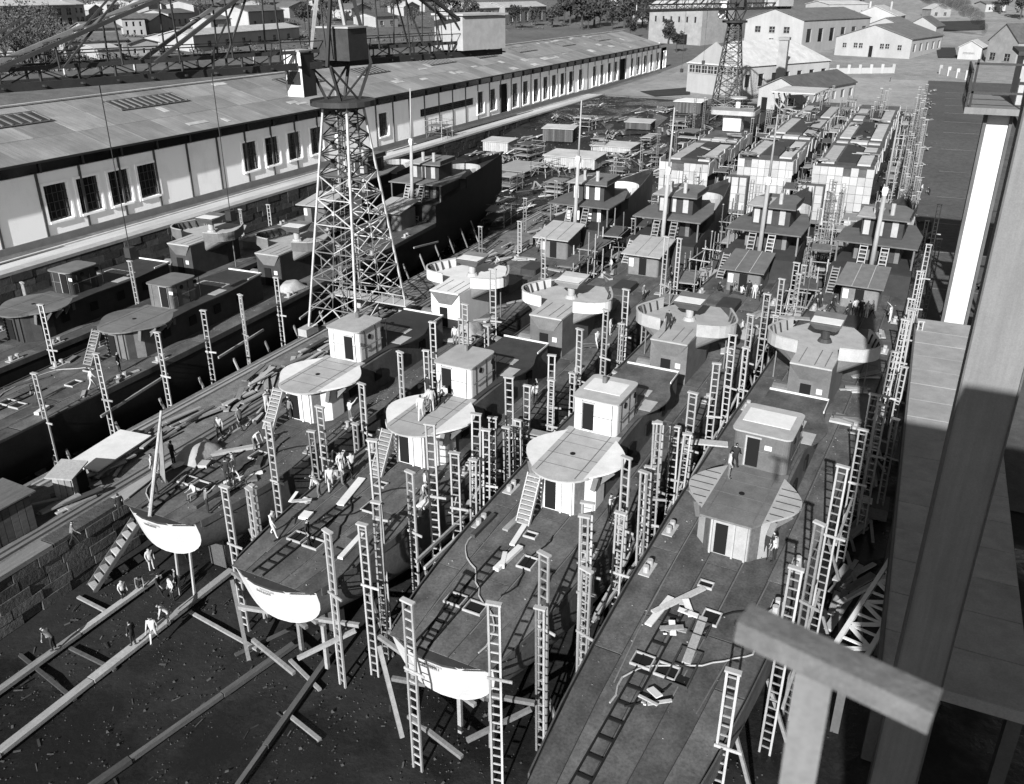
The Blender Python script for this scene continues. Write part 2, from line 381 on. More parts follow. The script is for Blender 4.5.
    # skylights with slats
    for yy, ln in ((24, 14), (50, 13), (88, 11), (112, 10), (140, 12), (165, 10), (190, 12), (222, 11), (255, 12)):
        xa, xb = -9.2, -12.4
        s = MB()
        P = lambda x, y, dz: (x, y, h - x * sl + dz)
        s.add([P(xa, yy, .12), P(xb, yy, .12), P(xb, yy + ln, .12), P(xa, yy + ln, .12), P(xa, yy, .22), P(xb, yy, .22), P(xb, yy + ln, .22), P(xa, yy + ln, .22)], BOXF)
        s = s.build('skylight', M['dkgrey'], t)
        q = MB(); n = int(ln / 1.3)
        for k in range(n + 1): q.bar(P(xa, yy + ln * k / n, .28), P(xb, yy + ln * k / n, .28), .3, .12)
        q.bar(P(xa + .2, yy - .3, .26), P(xa + .2, yy + ln + .3, .26), .3, .1); q.bar(P(xb - .2, yy - .3, .26), P(xb - .2, yy + ln + .3, .26), .3, .1)
        q.build('skylight_bar', M['grey'], s)
    # patched pale sheets
    for k in range(46):
        yy = R.uniform(6, 280); x = R.uniform(-8.5, .2) if k % 3 else R.uniform(-14, -12.6); w = R.uniform(.6, 4.2); d2 = R.uniform(.4, 2.6) if k % 3 else 1
        s = MB(); P = lambda x, y, dz: (x, y, h - x * sl + dz)
        s.add([P(x, yy, .1), P(x - d2, yy, .1), P(x - d2, yy + w, .1), P(x, yy + w, .1), P(x, yy, .15), P(x - d2, yy, .15), P(x - d2, yy + w, .15), P(x, yy + w, .15)], BOXF)
        s.build('patch_sheet', M['roofpale'], t)
warehouse()
# kerb / light rails along the street
for i, (x, w) in enumerate(((-92.2, .5), (-95.6, .35))):
    MB().box(x - w / 2, x + w / 2, 34, 255, 4.534, 4.68).build('kerb', mat('kerb_stone', .5, .9, .2, 1), None, kind='structure')
# ================================================================== WARSHIPS
DZ = 6.2
BEAM = [(0, 2.75), (1.5, 3.05), (4, 3.45), (9, 3.85), (16, 4.1), (30, 4.25), (52, 4.2), (62, 3.95), (72, 3.3), (82, 2.1), (90, .85), (94, .12)]
KEEL = [(0, 3.6), (2, 3.1), (5, 2.4), (10, 1.6), (16, 1.1), (24, .9), (80, .9), (88, 1.2), (94, 4.2)]
def ship_b(y): return lerp(BEAM, y)
FC = 63.0
def deck_z(y): return DZ if y < FC else DZ + 2.2 + .035 * (y - FC)
def hull_mesh(m):
    st = [0, .7, 1.5, 2.7, 4, 6.5, 9, 12.5, 16, 22, 30, 40, 50, 57, 62.98, 63.0, 68, 74, 80, 85, 90, 94]
    K = 9; mb = MB(); vs = []
    for i, y in enumerate(st):
        b = ship_b(y); dz = DZ if i <= 14 else deck_z(y); k = lerp(KEEL, y)
        e = .72 - .37 * sm(y / 16) + .5 * sm((y - 60) / 30)
        if y >= 63: b *= 1.0
        sec = []
        for j in range(K + 1):
            a = math.pi / 2 * j / K
            x = b * max(0, math.cos(a)) ** e; z = dz - (dz - k) * math.sin(a) ** max(.55, e * .9)
            sec.append((x, z))
        full = [(x, z) for x, z in sec] + [(-x, z) for x, z in reversed(sec[:-1])]
        for x, z in full:
            yy = y
            if i < 3: yy = y - .85 * (1 - (x / 2.75) ** 2) * (1 - y / 2) + (dz - z) * .3 * (1 - y / 2)
            vs.append((x, yy, z))
    n = 2 * K + 1; fs = []
    for i in range(len(st) - 1):
        for j in range(n - 1): fs.append((i * n + j, i * n + j + 1, (i + 1) * n + j + 1, (i + 1) * n + j))
    mb.add(vs, fs); return mb.mesh('hull', m, True), vs[:n]
def plan_x(y): return ship_b(y) - .06
def stern_y(x): return -.83 * (1 - (x / 2.75) ** 2)
def rib_curve(pts, n=4):
    out = []
    for i in range(len(pts) - 1):
        p0 = pts[max(i - 1, 0)]; p1 = pts[i]; p2 = pts[i + 1]; p3 = pts[min(i + 2, len(pts) - 1)]
        for k in range(n):
            t = k / n; q = []
            for c in range(2):
                q.append(.5 * (2 * p1[c] + (p2[c] - p0[c]) * t + (2 * p0[c] - 5 * p1[c] + 4 * p2[c] - p3[c]) * t * t + (3 * p1[c] - p0[c] - 3 * p2[c] + p3[c]) * t ** 3))
            out.append(tuple(q))
    out.append(pts[-1]); return out
def rounded_box(x0, x1, y0, y1, r, n=4):
    P = []
    for cx, cy, a0 in ((x1 - r, y0 + r, -90), (x1 - r, y1 - r, 0), (x0 + r, y1 - r, 90), (x0 + r, y0 + r, 180)):
        for k in range(n + 1):
            a = math.radians(a0 + 90 * k / n); P.append((cx + r * math.cos(a), cy + r * math.sin(a)))
    return P
def stair(parent_or_none, a, b, w, steps, m, name='ladder', **kw):
    a = Vector(a); b = Vector(b); d = b - a; side = Vector((d.y, -d.x, 0)).normalized() * (w / 2); mb = MB()
    for s in (-1, 1): mb.bar(a + side * s, b + side * s, .07, .22)
    for k in range(steps):
        p = a + d * ((k + .5) / steps); mb.bar(p - side, p + side, .3 if d.length > 0 else .2, .07)
    return mb.build(name, m, parent_or_none, **kw)
CACHE = {}
def ship(key, label, cx, rz, house_m, hull_m, oy=0.0, aft=True):
    Y0 = 26.5 + oy
    t = thing('warship', label, 'warship', (cx, Y0, 0), rz)
    if hull_m.name not in CACHE: CACHE[hull_m.name] = hull_mesh(hull_m)
    me, tr = CACHE[hull_m.name]
    hull = obj('hull', me, t)
    # white transom plate
    mb = MB(); n = len(tr); cy = Vector((0, -.5, 5.4))
    vs = [(v[0], v[1] - .02, v[2]) for v in tr] + [(v[0] * .97, v[1] + .2, v[2]) for v in tr]
    vs += [(v[0] * .5, -.85 * (1 - (v[0] * .5 / 2.75) ** 2) + (DZ - v[2]) * .3 - .02, v[2]) for v in tr]
    fs = [(j, j + 1, 2 * n + j + 1, 2 * n + j) for j in range(n - 1)] + [tuple(range(2 * n, 3 * n))]
    mb.add(vs, fs); mb.build('transom', mat('transom_primer', .49, .7, .1, 1.2, stain=.12, sscale=.6, bump=.03, streak=(1.5, 1, .4)), hull)
    if key in 'CDE':
        lt = MB(); rr = random.Random(ord(key))
        for q in range(9):
            x = -.55 + q * .11; z = DZ - .5; y = -.85 * (1 - (x / 2.75) ** 2) + .55 * .3 - .09
            for w_ in range(2): lt.bar((x + w_ * .05, y, z), (x + w_ * .05 + rr.uniform(-.03, .03), y, z + .13), .018, .02)
            lt.bar((x, y, z + rr.choice((0, .06, .12))), (x + .05, y, z + rr.choice((0, .06, .12))), .018, .02)
        lt.build('name_lettering', M['grey'], hull)
    # rail / sheer strake along the deck edge
    for s in (-1, 1):
        mb = MB(); pts = [(s * (ship_b(y) + .03), y) for y in fr(.3, 62.5, 2.6)]
        mb.wall(pts, DZ - .35, DZ + .1, .07); mb.build('sheer_strake', M['hullgrey'], hull)
    # hull plate strakes proud of the hull (visible starboard side)
    # deck underlay and plates
    pts = [(s * x, stern_y(x)) for s, x in ((1, 2.7), (1, 1.6), (1, .6), (-1, .6), (-1, 1.6), (-1, 2.7))]
    ol = list(reversed(pts)) + [(plan_x(y), y) for y in fr(1.5, 63, 4)] + [(-plan_x(y), y) for y in reversed(fr(1.5, 63, 4))]
    deck = MB().prism(ol, DZ - .12, DZ).build('deck', M['deckseam'], t)
    ys = [-.3] + fr(5.5, 62.8, 6.4)
    frac = [-1, -.62, -.22, .22, .62, 1]
    for j in range(len(ys) - 1):
        for k in range(5):
            y0, y1 = ys[j] + .03, ys[j + 1] - .03
            st = (k % 2) * 2.1 if j else 0
            y0 += st if j else 0; y1 += (k % 2) * 2.1
            y1 = min(y1, 62.8)
            P = []
            for f_, seq in ((frac[k + 1], fr(y0, y1, 2.2)), (frac[k], list(reversed(fr(y0, y1, 2.2))))):
                for y in seq: P.append((f_ * (plan_x(max(y, 0)) - .03) - (.02 if f_ == frac[k + 1] else -.02), y))
            MB().prism(P, DZ + .003, DZ + .022 + R.uniform(0, .016)).build('deck_plate', M['deck'], deck)
    for f_ in (-.6, -.2, .24, .64):
        MB().wall([(f_ * plan_x(y), y) for y in fr(1.5, 62, 5)], DZ + .035, DZ + .052, .06).build('plate_lap', M['grey'], deck)
    # forecastle deck and break
    fol = [(plan_x(y), y) for y in fr(63.1, 93.5, 3)] + [(-plan_x(y), y) for y in reversed(fr(63.1, 93.5, 3))]
    fd = MB(); n = len(fol)
    fd.add([(x, y, deck_z(y) - .1) for x, y in fol] + [(x, y, deck_z(y) - .0) for x, y in fol], [tuple(range(n - 1, -1, -1)), tuple(range(n, 2 * n))] + [(i, (i + 1) % n, n + (i + 1) % n, n + i) for i in range(n)])
    fd.build('forecastle_deck', M['dkgrey'], t)
    MB().box(-3.85, 3.85, 62.9, 63.05, DZ, DZ + 2.2).build('forecastle_bulkhead', M['dkgrey'], t)
    # ---------------- aft deckhouse, gun platform and cabin
    if aft:
        hs = thing('x', None, None); hs.name = 'aft_deckhouse'; hs.parent = t
        front = house_m if key != 'F' else M['white2']
        lo = [(-1.1, 12.9), (1.1, 12.9), (1.9, 13.9), (1.9, 29.4), (-1.9, 29.4), (-1.9, 13.9)]
        MB().prism(lo, DZ + .02, DZ + 2.5).build('house_wall', M['dkgrey'] if key in 'AB' else M['hullmid'], hs)
        MB().prism([(-1.0, 12.86), (1.0, 12.86), (1.86, 13.78), (1.97, 13.9), (1.97, 15.2), (1.92, 15.2), (1.92, 13.92), (1.1, 12.92), (-1.1, 12.92), (-1.92, 13.92), (-1.92, 15.2), (-1.97, 15.2), (-1.97, 13.9), (-1.86, 13.78)], DZ + .05, DZ + 2.44).build('front_plating', front, hs)
        MB().box(-.75, -.1, 12.78, 12.9, DZ + .15, DZ + 1.95).build('doorway', M['black'], hs)
        ribm = MB().box(-.05, .05, 12.74, 12.9, DZ + .05, DZ + 2.4)
        for x in (-.95, 0.25, .9): obj('stiffener', MB().box(x - .05, x + .05, 12.72, 12.855, DZ + .05, DZ + 2.4).mesh('stiffener', front), hs)
        # round platform: central deck with a semicircular wing on each side
        pz = DZ + 2.52
        cen = [(-1.5, 12.2), (1.2, 12.2), (1.9, 13.4), (1.75, 18.4), (-1.75, 18.4), (-1.9, 13.4)]
        if key != 'F': cen = [(-1.95 * math.cos(math.pi * q / 14), 13.7 - 1.75 * math.sin(math.pi * q / 14)) for q in range(15)] + [(1.75, 18.4), (-1.75, 18.4)]
        MB().prism(cen, pz, pz + .12).build('platform', M['grey'] if key in 'ABF' else M['white2'], hs)
        for s in (-1, 1):
            arc = [(s * 1.6, 12.8)] + [(s * (1.6 + 1.45 * math.sin(math.pi * k / 12)), 12.9 + 5.0 * k / 12) for k in range(1, 12)] + [(s * 1.6, 17.9)]
            if s < 0: arc.reverse()
            MB().prism(arc, pz + .01, pz + .125).build('platform_wing', M['grey'] if key in 'AB' else (M['white2'] if key == 'F' else M['white']), hs)
            if key == 'F':
                for k in range(6): MB().box(min(s * 1.7, s * (1.6 + 1.4 * math.sin(math.pi * (.3 + .7 * k) / 5))), max(s * 1.7, s * (1.6 + 1.4 * math.sin(math.pi * (.3 + .7 * k) / 5))), 13.2 + .7 * k, 13.25 + .7 * k, pz + .126, pz + .15).build('seam_strip', M['dkgrey'], hs)
            for k in range(5):
                y = 13.5 + k; MB().bar((s * 1.9, y, DZ + 1.6), (s * (1.6 + 1.35 * math.sin(math.pi * (y - 12.9) / 5)), y, pz - .02), .07, .3).build('bracket', M['grey'], hs)
        # seams / small tub on the platform
        MB().tube((-.1, 15.2, pz + .12), (-.1, 15.2, pz + .16), .16, n=12).build('gun_ring', M['black'], hs)
        for x in (-1.25, 1.15): MB().box(x - .025, x + .025, 12.6, 18.2, pz + .121, pz + .14).build('seam_strip', M['grey'], hs)
        # cabin
        cw = {'C': 1.4, 'D': 1.4, 'E': 1.45, 'F': 1.6}.get(key, 1.25); ce = {'C': 21.4, 'D': 21.6, 'E': 21.8, 'F': 21.8}.get(key, 21.4); chh = {'C': 2.3, 'D': 2.15, 'E': 2.15, 'F': 2.2}.get(key, 2.0)
        cz = pz + .13; cb = rounded_box(-cw, cw, 18.2, ce, .35); cm = house_m if key != 'F' else M['grey']
        cab = MB().prism(cb, cz, cz + chh).build('cabin', cm, hs)
        MB().prism(rounded_box(-cw - .1, cw + .1, 18.08, ce + .12, .4), cz + chh + .002, cz + chh + .1).build('cabin_roof', M['white2'] if key not in 'AB' else M['grey'], cab)
        dx = -.75 if key in 'DEF' else .2
        MB().box(dx, dx + .7, 18.13, 18.24, cz + .15, cz + 1.95).build('doorway', M['black'], cab)
        MB().wall([(dx - .05, 18.16), (dx - .05, 18.17)], cz + .1, cz + 2.0, .1).box(dx - .1, dx + .8, 18.1, 18.19, cz + 1.96, cz + 2.06).build('door_frame', M['white2'], cab)
        MB().box(dx + 1.0, dx + 1.4, 18.15, 18.21, cz + 1.35, cz + 1.62).build('notice', M['white'], cab)
        for y in (19.6, 21.3): MB().tube((cw - .01, y, cz + 1.6), (cw + .05, y, cz + 1.6), .2, n=12).build('porthole', M['black'], cab)
        for x in (-cw * .55, cw * .8): MB().box(x - .025, x + .025, 18.16, 18.198, cz + .05, cz + chh - .05).build('plate_seam', M['grey'], cab)
        for y in (19.0, 20.4, 21.8): MB().box(cw + .002, cw + .03, y - .03, y + .03, cz + .05, cz + chh - .05).build('plate_seam', M['dkgrey'], cab)
        MB().box(-cw + .3, cw - .3, 18.165, 18.197, cz + chh * .52, cz + chh * .52 + .04).build('plate_seam', M['grey'], cab)
        MB().bar((cw + .14, 18.4, cz + 1.0), (cw + .14, ce - .3, cz + 1.0), .05).build('handrail', M['grey'], cab)
        if key in 'CDE': MB().tube((-.4, 20.8, cz + chh + .1), (-.4, 20.8, cz + chh + .55), .16, n=8).build('roof_vent', M['grey'], cab)
        if key in 'EF': MB().box(-cw + .2, cw - .3, 19.4, 21.2, cz + chh + .102, cz + chh + .13).build('roof_patch', M['white'], cab)
        # plating seams on the platform
        for y in (13.6, 14.9, 16.4, 17.5): MB().box(-1.6, 1.6, y - .02, y + .02, pz + .121, pz + .13).build('seam_strip', M['grey'], hs)
        # roof deck behind cabin, flaring
        half = rib_curve([(1.75, 18.4), (1.8, 21.5), (2.5, 23.6), (2.65, 25.2), (2.2, 26.6), (2.0, 27.6), (1.95, 29.6)] if key not in 'AB' else [(2.75, 16.6), (2.5, 20), (2.6, 24), (2.3, 27), (1.95, 29.6)])
        ol = half + [(-x, y) for x, y in reversed(half)]
        MB().prism(ol, pz + .01, pz + .11).build('roof_deck', M['deck'] if key in 'EF' else M['dkgrey'], hs)
        for k in range(5):
            MB().box(-1.75 + k * .62, -1.2 + k * .62, 24.7, 25.7, pz + .112, pz + .15).build('skylight_plate', M['white2'], hs)
        for s in (-1, 1):
            MB().box(s * 1.7 - .45, s * 1.7 + .45, 22.6, 24.2, pz + .112, pz + .135).build('side_plate', M['white2'], hs)
        MB().wall([(-1.95, 29.5), (1.95, 29.5), (2.0, 27.4)], pz + .1, pz + .24, .07).build('edge_coaming', M['white'], hs)
        for k in range(4): MB().box(1.95, 2.05, 16 + k * 3.2, 16.8 + k * 3.2, DZ + .9, DZ + 1.7).build('side_hatch', M['black'], hs)
        # ladder up to platform
        if key != 'F': stair(hs, (-1.15, 10.7, DZ + .05), (-1.15, 12.25, pz + .05), .8, 11, M['post'] if key != 'F' else M['white2'], 'ladder')
    # ---------------- anti-aircraft tub
    tb = thing('x', None, None); tb.name = 'gun_tub'; tb.parent = t
    tz = DZ + 3.3
    fm = M['white2'] if key in 'EF' else (M['white'] if key == 'C' else M['white2'])
    base = [(-1.45, 33.2), (1.45, 33.2), (1.6, 38.5), (1.2, 41.0), (-1.2, 41.0), (-1.6, 38.5)]
    MB().prism(base, DZ + .02, tz).build('pedestal_house', M['grey'] if key in 'DEF' else (M['dkgrey'] if key in 'AB' else M['white']), tb)
    MB().box(-.55, .2, 33.1, 33.22, DZ + .1, DZ + 1.9).build('doorway', M['black'], tb); MB().box(.6, 1.0, 33.12, 33.21, DZ + 1.3, DZ + 1.7).build('notice', M['white'], tb)
    wing = rib_curve([(1.45, 35.3), (3.1, 35.7), (3.95, 36.8), (3.85, 38.0), (2.8, 40.2), (1.5, 42.3)], 3)
    fl = [(1.45, 33.0)] + wing + [(-x, y) for x, y in reversed(wing)] + [(-1.45, 33.0)]
    MB().prism(fl, tz + .01, tz + .13).build('tub_floor', fm, tb)
    # flared underside from house to rim
    n_ = len(fl); cxy = [(x * .45, 33.2 + (y - 33.0) * .8) for x, y in fl]; mb = MB()
    mb.add([(x, y, tz - 1.1) for x, y in cxy] + [(x * .98, y, tz) for x, y in fl], [(i, (i + 1) % n_, n_ + (i + 1) % n_, n_ + i) for i in range(n_)] + [tuple(range(n_ - 1, -1, -1)), tuple(range(n_, 2 * n_))])
    mb.build('flared_base', M['grey'], tb)
    bmat = M['white'] if key in 'CD' else (M['grey'] if key in 'AB' else M['white2'])
    for s in (-1, 1):
        w = [(s * x, y) for x, y in wing[:-3]]
        MB().wall(w, tz + .0, tz + .95, .07).build('bulwark', bmat, tb)
        rim = MB()
        for a_, b_ in zip(w, w[1:]): rim.bar((a_[0], a_[1], tz + .97), (b_[0], b_[1], tz + .97), .16, .06)
        rim.build('rim', M['white2'], tb)
        for k in range(2, len(w) - 1):
            x, y = w[k]; d = (Vector((s * 1.2 - x, 38 - y))).normalized() * .28
            MB().bar((x + d.x, y + d.y, tz + .15), (x + d.x * .3, y + d.y * .3, tz + .9), .05, .12).build('bulwark_rib', M['dkgrey'], tb)
        MB().bar((s * 3.3, 37.6, DZ + .05), (s * 3.3, 37.6, tz), .09).build('pillar', M['grey'], tb)
    # gun director pedestal with tray top
    MB().tube((0, 38.3, tz + .13), (0, 38.3, tz + .4), .55, .42, 12).tube((0, 38.3, tz + .4), (0, 38.3, tz + 1.25), .3, .34, 12).build('pedestal', M['dkgrey'] if key == 'F' else M['white2'], tb)
    tr_ = MB(); tr_.add([(-.75, 37.7, tz + 1.2), (.75, 37.7, tz + 1.2), (.75, 39.2, tz + 1.2), (-.75, 39.2, tz + 1.2), (-1.15, 37.2, tz + 1.75), (1.15, 37.2, tz + 1.75), (1.15, 39.7, tz + 2.0), (-1.15, 39.7, tz + 2.0)], BOXF)
    tr_.build('pedestal_top', M['grey'] if key != 'D' else M['white2'], tb)
    MB().box(-1.08, 1.08, 37.3, 39.6, tz + 1.88, tz + 1.9).build('tray_cover', M['white'], tb).rotation_euler = (0, 0, 0)
    for x in (-.9, .2, .9): MB().box(x - .03, x + .03, 33.3, 36.4, tz + .131, tz + .15).build('seam_strip', M['grey'], tb)
    # ventilator drum beside pedestal house
    vt = MB(); n = 10
    vt.tube((-2.5, 33.6, DZ + .75), (-1.35, 33.6, DZ + .75), .72, n=14).box(-2.4, -1.4, 32.95, 34.2, DZ + .02, DZ + .6)
    vt.build('ventilator', M['grey'], tb)
    # boiler casing / hatches between tub and shack
    MB().prism(rounded_box(-1.2, 1.2, 44.2, 47.0, .3), DZ + .02, DZ + .85).build('engine_hatch', M['grey'], t)
    MB().prism(rounded_box(-.9, .9, 50.5, 53.6, .3), DZ + .02, DZ + .6).build('boiler_hatch', M['dkgrey'], t)
    # ---------------- shack with lean-to roof
    sh = thing('x', None, None); sh.name = 'midship_house'; sh.parent = t
    MB().prism(rounded_box(-1.7, 1.7, 57.4, 61.6, .3), DZ + .02, DZ + 2.3).build('house_wall', M['grey'], sh)
    rf = MB(); rf.add([(-2.2, 56.6, DZ + 2.32), (2.1, 56.6, DZ + 2.32), (2.0, 62.2, DZ + 3.0), (-2.1, 62.2, DZ + 3.0), (-2.2, 56.6, DZ + 2.42), (2.1, 56.6, DZ + 2.42), (2.0, 62.2, DZ + 3.1), (-2.1, 62.2, DZ + 3.1)], BOXF)
    rf.build('house_roof', M['grey'] if key in 'FE' else M['white2'], sh)
    for x in (-.7, .7): MB().bar((x, 56.6, DZ + 2.46), (x * .95, 62.1, DZ + 3.13), .06).build('roof_batten', M['white2'], sh)
    MB().box(-.4, .4, 57.36, 57.42, DZ + .1, DZ + 1.9).build('doorway', M['black'], sh)
    MB().box(-1.5, -1.0, 57.33, 57.39, DZ + .9, DZ + 1.8).build('notice', M['white'], sh)
    # ---------------- bridge
    br = thing('x', None, None); br.name = 'bridge'; br.parent = t
    bz = DZ + 2.25
    bm_ = M['white'] if key == 'C' else M['dkgrey']
    MB().prism(rounded_box(-2.3, 2.3, 66.5, 74, .5), bz, bz + 2.1).build('lower_house', M['dkgrey'], br)
    for x in (-1.9, -.7, .9, 2.0):
        MB().box(x - .22, x + .22, 66.38, 66.52, bz + .1, bz + 1.9).build('bulkhead_panel', M['white'] if key in 'C' else M['grey'], br)
    MB().prism([(-3.9, 64.6), (3.9, 64.6), (3.9, 70), (2.8, 74.8), (-2.8, 74.8), (-3.9, 70)], bz + 2.12, bz + 2.26).build('bridge_deck', M['grey'], br)
    for x in (-3.6, 3.6): MB().bar((x, 64.9, bz - .1), (x, 64.9, bz + 2.12), .16).build('pillar', M['grey'], br)
    uz = bz + 2.27
    MB().prism([(-1.9, 67.6), (2.1, 67.6), (2.1, 71.4), (1.2, 73.6), (-1.2, 73.6), (-1.9, 71.4)], uz, uz + 2.0).build('upper_house', bm_ if key != 'C' else M['dkgrey'], br)
    for x in (-1.4, -.1, 1.3): MB().box(x - .3, x + .3, 67.48, 67.62, uz + .2, uz + 1.8).build('bulkhead_panel', M['white'] if key == 'C' else M['white2'], br)
    MB().prism([(-2.5, 66.8), (2.7, 66.8), (2.7, 71.8), (1.5, 74.1), (-1.5, 74.1), (-2.5, 71.8)], uz + 2.01, uz + 2.12).build('bridge_roof', M['grey'], br)
    MB().box(-2.4, -.25, 66.9, 71.8, uz + 2.121, uz + 2.17).build('roof_plate', M['white2'], br)
    for x in (-.9, .7): MB().tube((x, 69.0, uz + 2.1), (x, 69.0, uz + 3.3), .22, n=8).build('vent_pipe', M['white2'], br)
    MB().wall([(2.65, 71.7), (2.65, 67.0)], uz + 2.1, uz + 2.6, .06).build('dodger', M['dkgrey'], br)
    for x in (-1.05, .95): stair(br, (x, 62.7, DZ + .1), (x, 65.0, bz + 2.1), .7, 12, M['post'], 'ladder')
    stair(br, (-3.1, 60.5, DZ + .1), (-3.1, 62.95, DZ + 2.2), .7, 9, M['post'], 'ladder')
    # mast
    ms = MB().tube((0, 63.6, DZ), (.1, 64.0, DZ + 10), .26, .19, 10).tube((.1, 64.0, DZ + 10), (.15, 64.3, DZ + 16.5), .13, .07, 8).build('mast', M['post'], t, True)
    MB().tube((-.16, 64, DZ + 10), (.36, 64, DZ + 10), .28, n=10).box(-.12, .3, 63.8, 64.3, DZ + 9.6, DZ + 10.4).build('mast_band', M['white'], ms)
    # forward gun ring
    g = MB(); gz = deck_z(80)
    g.wall([(2.3 * math.cos(a), 80 + 2.3 * math.sin(a)) for a in [math.radians(20 + 16 * k) for k in range(21)]], gz - .1, gz + 1.3, .08)
    g.tube((0, 80, gz - .1), (0, 80, gz + .3), 1.2, n=14)
    g.build('forward_gun_ring', M['white2'] if key != 'C' else M['white'], t)
    # bow bulwark
    for s in (-1, 1):
        MB().wall([(s * (ship_b(y) + .02), y) for y in fr(74, 93.6, 2)], deck_z(80) - .5, deck_z(90) + .7, .07).build('bow_bulwark', hull_m, hull)
    # ---------------- stern deck fittings
    ml = MB()
    for s in (-.35, .35): ml.bar((-.9 + s, -.2, DZ + .08), (-.9 + s, 8.2, DZ + .08), .07, .1)
    for k in range(12): ml.bar((-1.25, k * .7 + .2, DZ + .07), (-.55, k * .7 + .2, DZ + .07), .09, .06)
    ml.build('mine_rail', M['black'], t)
    for x0, x1, y0, y1 in ((-1.6, -.7, 2.9, 3.7), (-.45, .5, 2.8, 3.6), (.3, 1.1, 7.1, 8.1), (-.6, .1, 18.2 - 8.5, 10.2)):
        h = MB().box(x0, x1, y0, y1, DZ + .04, DZ + .06).build('hatch_opening', M['black'], t)
        MB().wall([(x0, y0), (x1, y0), (x1, y1), (x0, y1)], DZ + .03, DZ + .16, .08, None, True).build('hatch_coaming', M['white2'], h)
    for s in (-1, 1):
        for y in (9.5, 13.5, 31, 47, 55):
            x = s * (ship_b(y) - .55)
            MB().tube((x, y, DZ + .03), (x, y, DZ + .45), .16, n=8).tube((x, y + .6, DZ + .03), (x, y + .6, DZ + .45), .16, n=8).box(x - .3, x + .3, y - .35, y + .95, DZ + .03, DZ + .09).build('bollard_pair', M['white2'], t)
    # keel blocks, cradle and ways under hull
    cr = thing('launching_cradle', 'timber keel blocks and shores under ' + NAMES[key], 'cradle', (cx, Y0, 0), rz)
    for y in fr(4, 88, 3.5): MB().box(-.7, .7, y - .35, y + .35, 0, lerp(KEEL, y) - .03).build('keel_block', M['oldtimber'], cr)
    for y in fr(3.5, 76, 4.6):
        for s in (1, -1):
            b = ship_b(y); MB().bar((s * (b + 1.2), y, 0.05), (s * (b - .12), y, max(lerp(KEEL, y) + 1.2, 3.4)), .16).build('shore', M['timber'], cr)
    # stern trestle: cross beams under the transom
    if key in 'DE':
        tre = thing('stern_trestle', 'pale timber trestle beams under the stern of ' + NAMES[key], 'trestle', (cx, Y0 + 1.7, .35), rz)
        for a, b in (((-4.6, -.2, 3.6), (1.8, -1.6, 3.2)), ((-4.4, .4, 3.55), (2.0, -1.0, 3.15)), ((-2.8, -1.7, 2.9), (4.3, -.4, 3.4)), ((-4.4, -.5, 3.3), (-1.9, -2.4, .1)), ((4.2, -.6, 3.2), (1.9, -2.6, 2.0)), ((-1.6, -2.2, 1.5), (1.8, -2.9, 1.2)), ((-3.2, .6, 3.4), (-3.2, .6, 0)), ((0.4, -.7, 3.0), (.4, -.7, 0)), ((2.2, -.8, 2.9), (2.2, -.8, 0))):
            MB().bar(a, b, .2, .2).build('beam', M['timber'], tre)
    return t
NAMES = dict(A='the far left grey warship', B='the second warship from the left', C='the third warship from the left', D='the fourth warship from the left', E='the fifth warship from the left', F='the rightmost warship')
SHIPS = {}
for k, lab, cx, slope, hm, hl, oy in (
    ('A', 'unfinished grey warship farthest left, below the stone wall of the street', -67.2, -.045, M['dkgrey'], M['hull'], 5),
    ('B', 'unfinished dark warship with black side, left of the lattice crane pier', -56.2, -.05, M['grey'], M['hull'], 6),
    ('C', 'unfinished warship with cluttered deck just right of the crane pier', -36.4, .015, M['white'], M['hullmid'], 3.2),
    ('D', 'unfinished warship with white cabin, workers crowding its aft platform', -26.5, .035, M['white'], M['hullmid'], 1.2),
    ('E', 'unfinished warship with round white platform, second from the right', -16.1, .04, M['white'], M['hullmid'], 0.2),
    ('F', 'unfinished grey warship nearest the gantry, rightmost in the row', -6.5, .063, M['white2'], M['hullmid'], 0.0)):
    SHIPS[k] = (cx, slope, oy)
    ROOT = ship(k, lab, cx, -math.atan(slope), hm, hl, oy)
    if k in 'ABF':    # these quarterdecks run on out of the frame
        for o in ROOT.children_recursive:
            if o.type != 'MESH': continue
            if o.data.users > 1: o.data = o.data.copy()
            for v in o.data.vertices:
                if v.co.y < 10 and o.name.split('.')[0] in ('hull', 'transom', 'sheer_strake', 'deck', 'deck_plate', 'mine_rail'): v.co.y -= (.5 if k == 'F' else 1.1) * (10 - v.co.y)
def sp(k, x, y, z=DZ + .04):
    cx, s, oy = SHIPS[k]; a = -math.atan(s); return Vector((cx + x * math.cos(a) - y * math.sin(a), 26.5 + oy + x * math.sin(a) + y * math.cos(a), z))
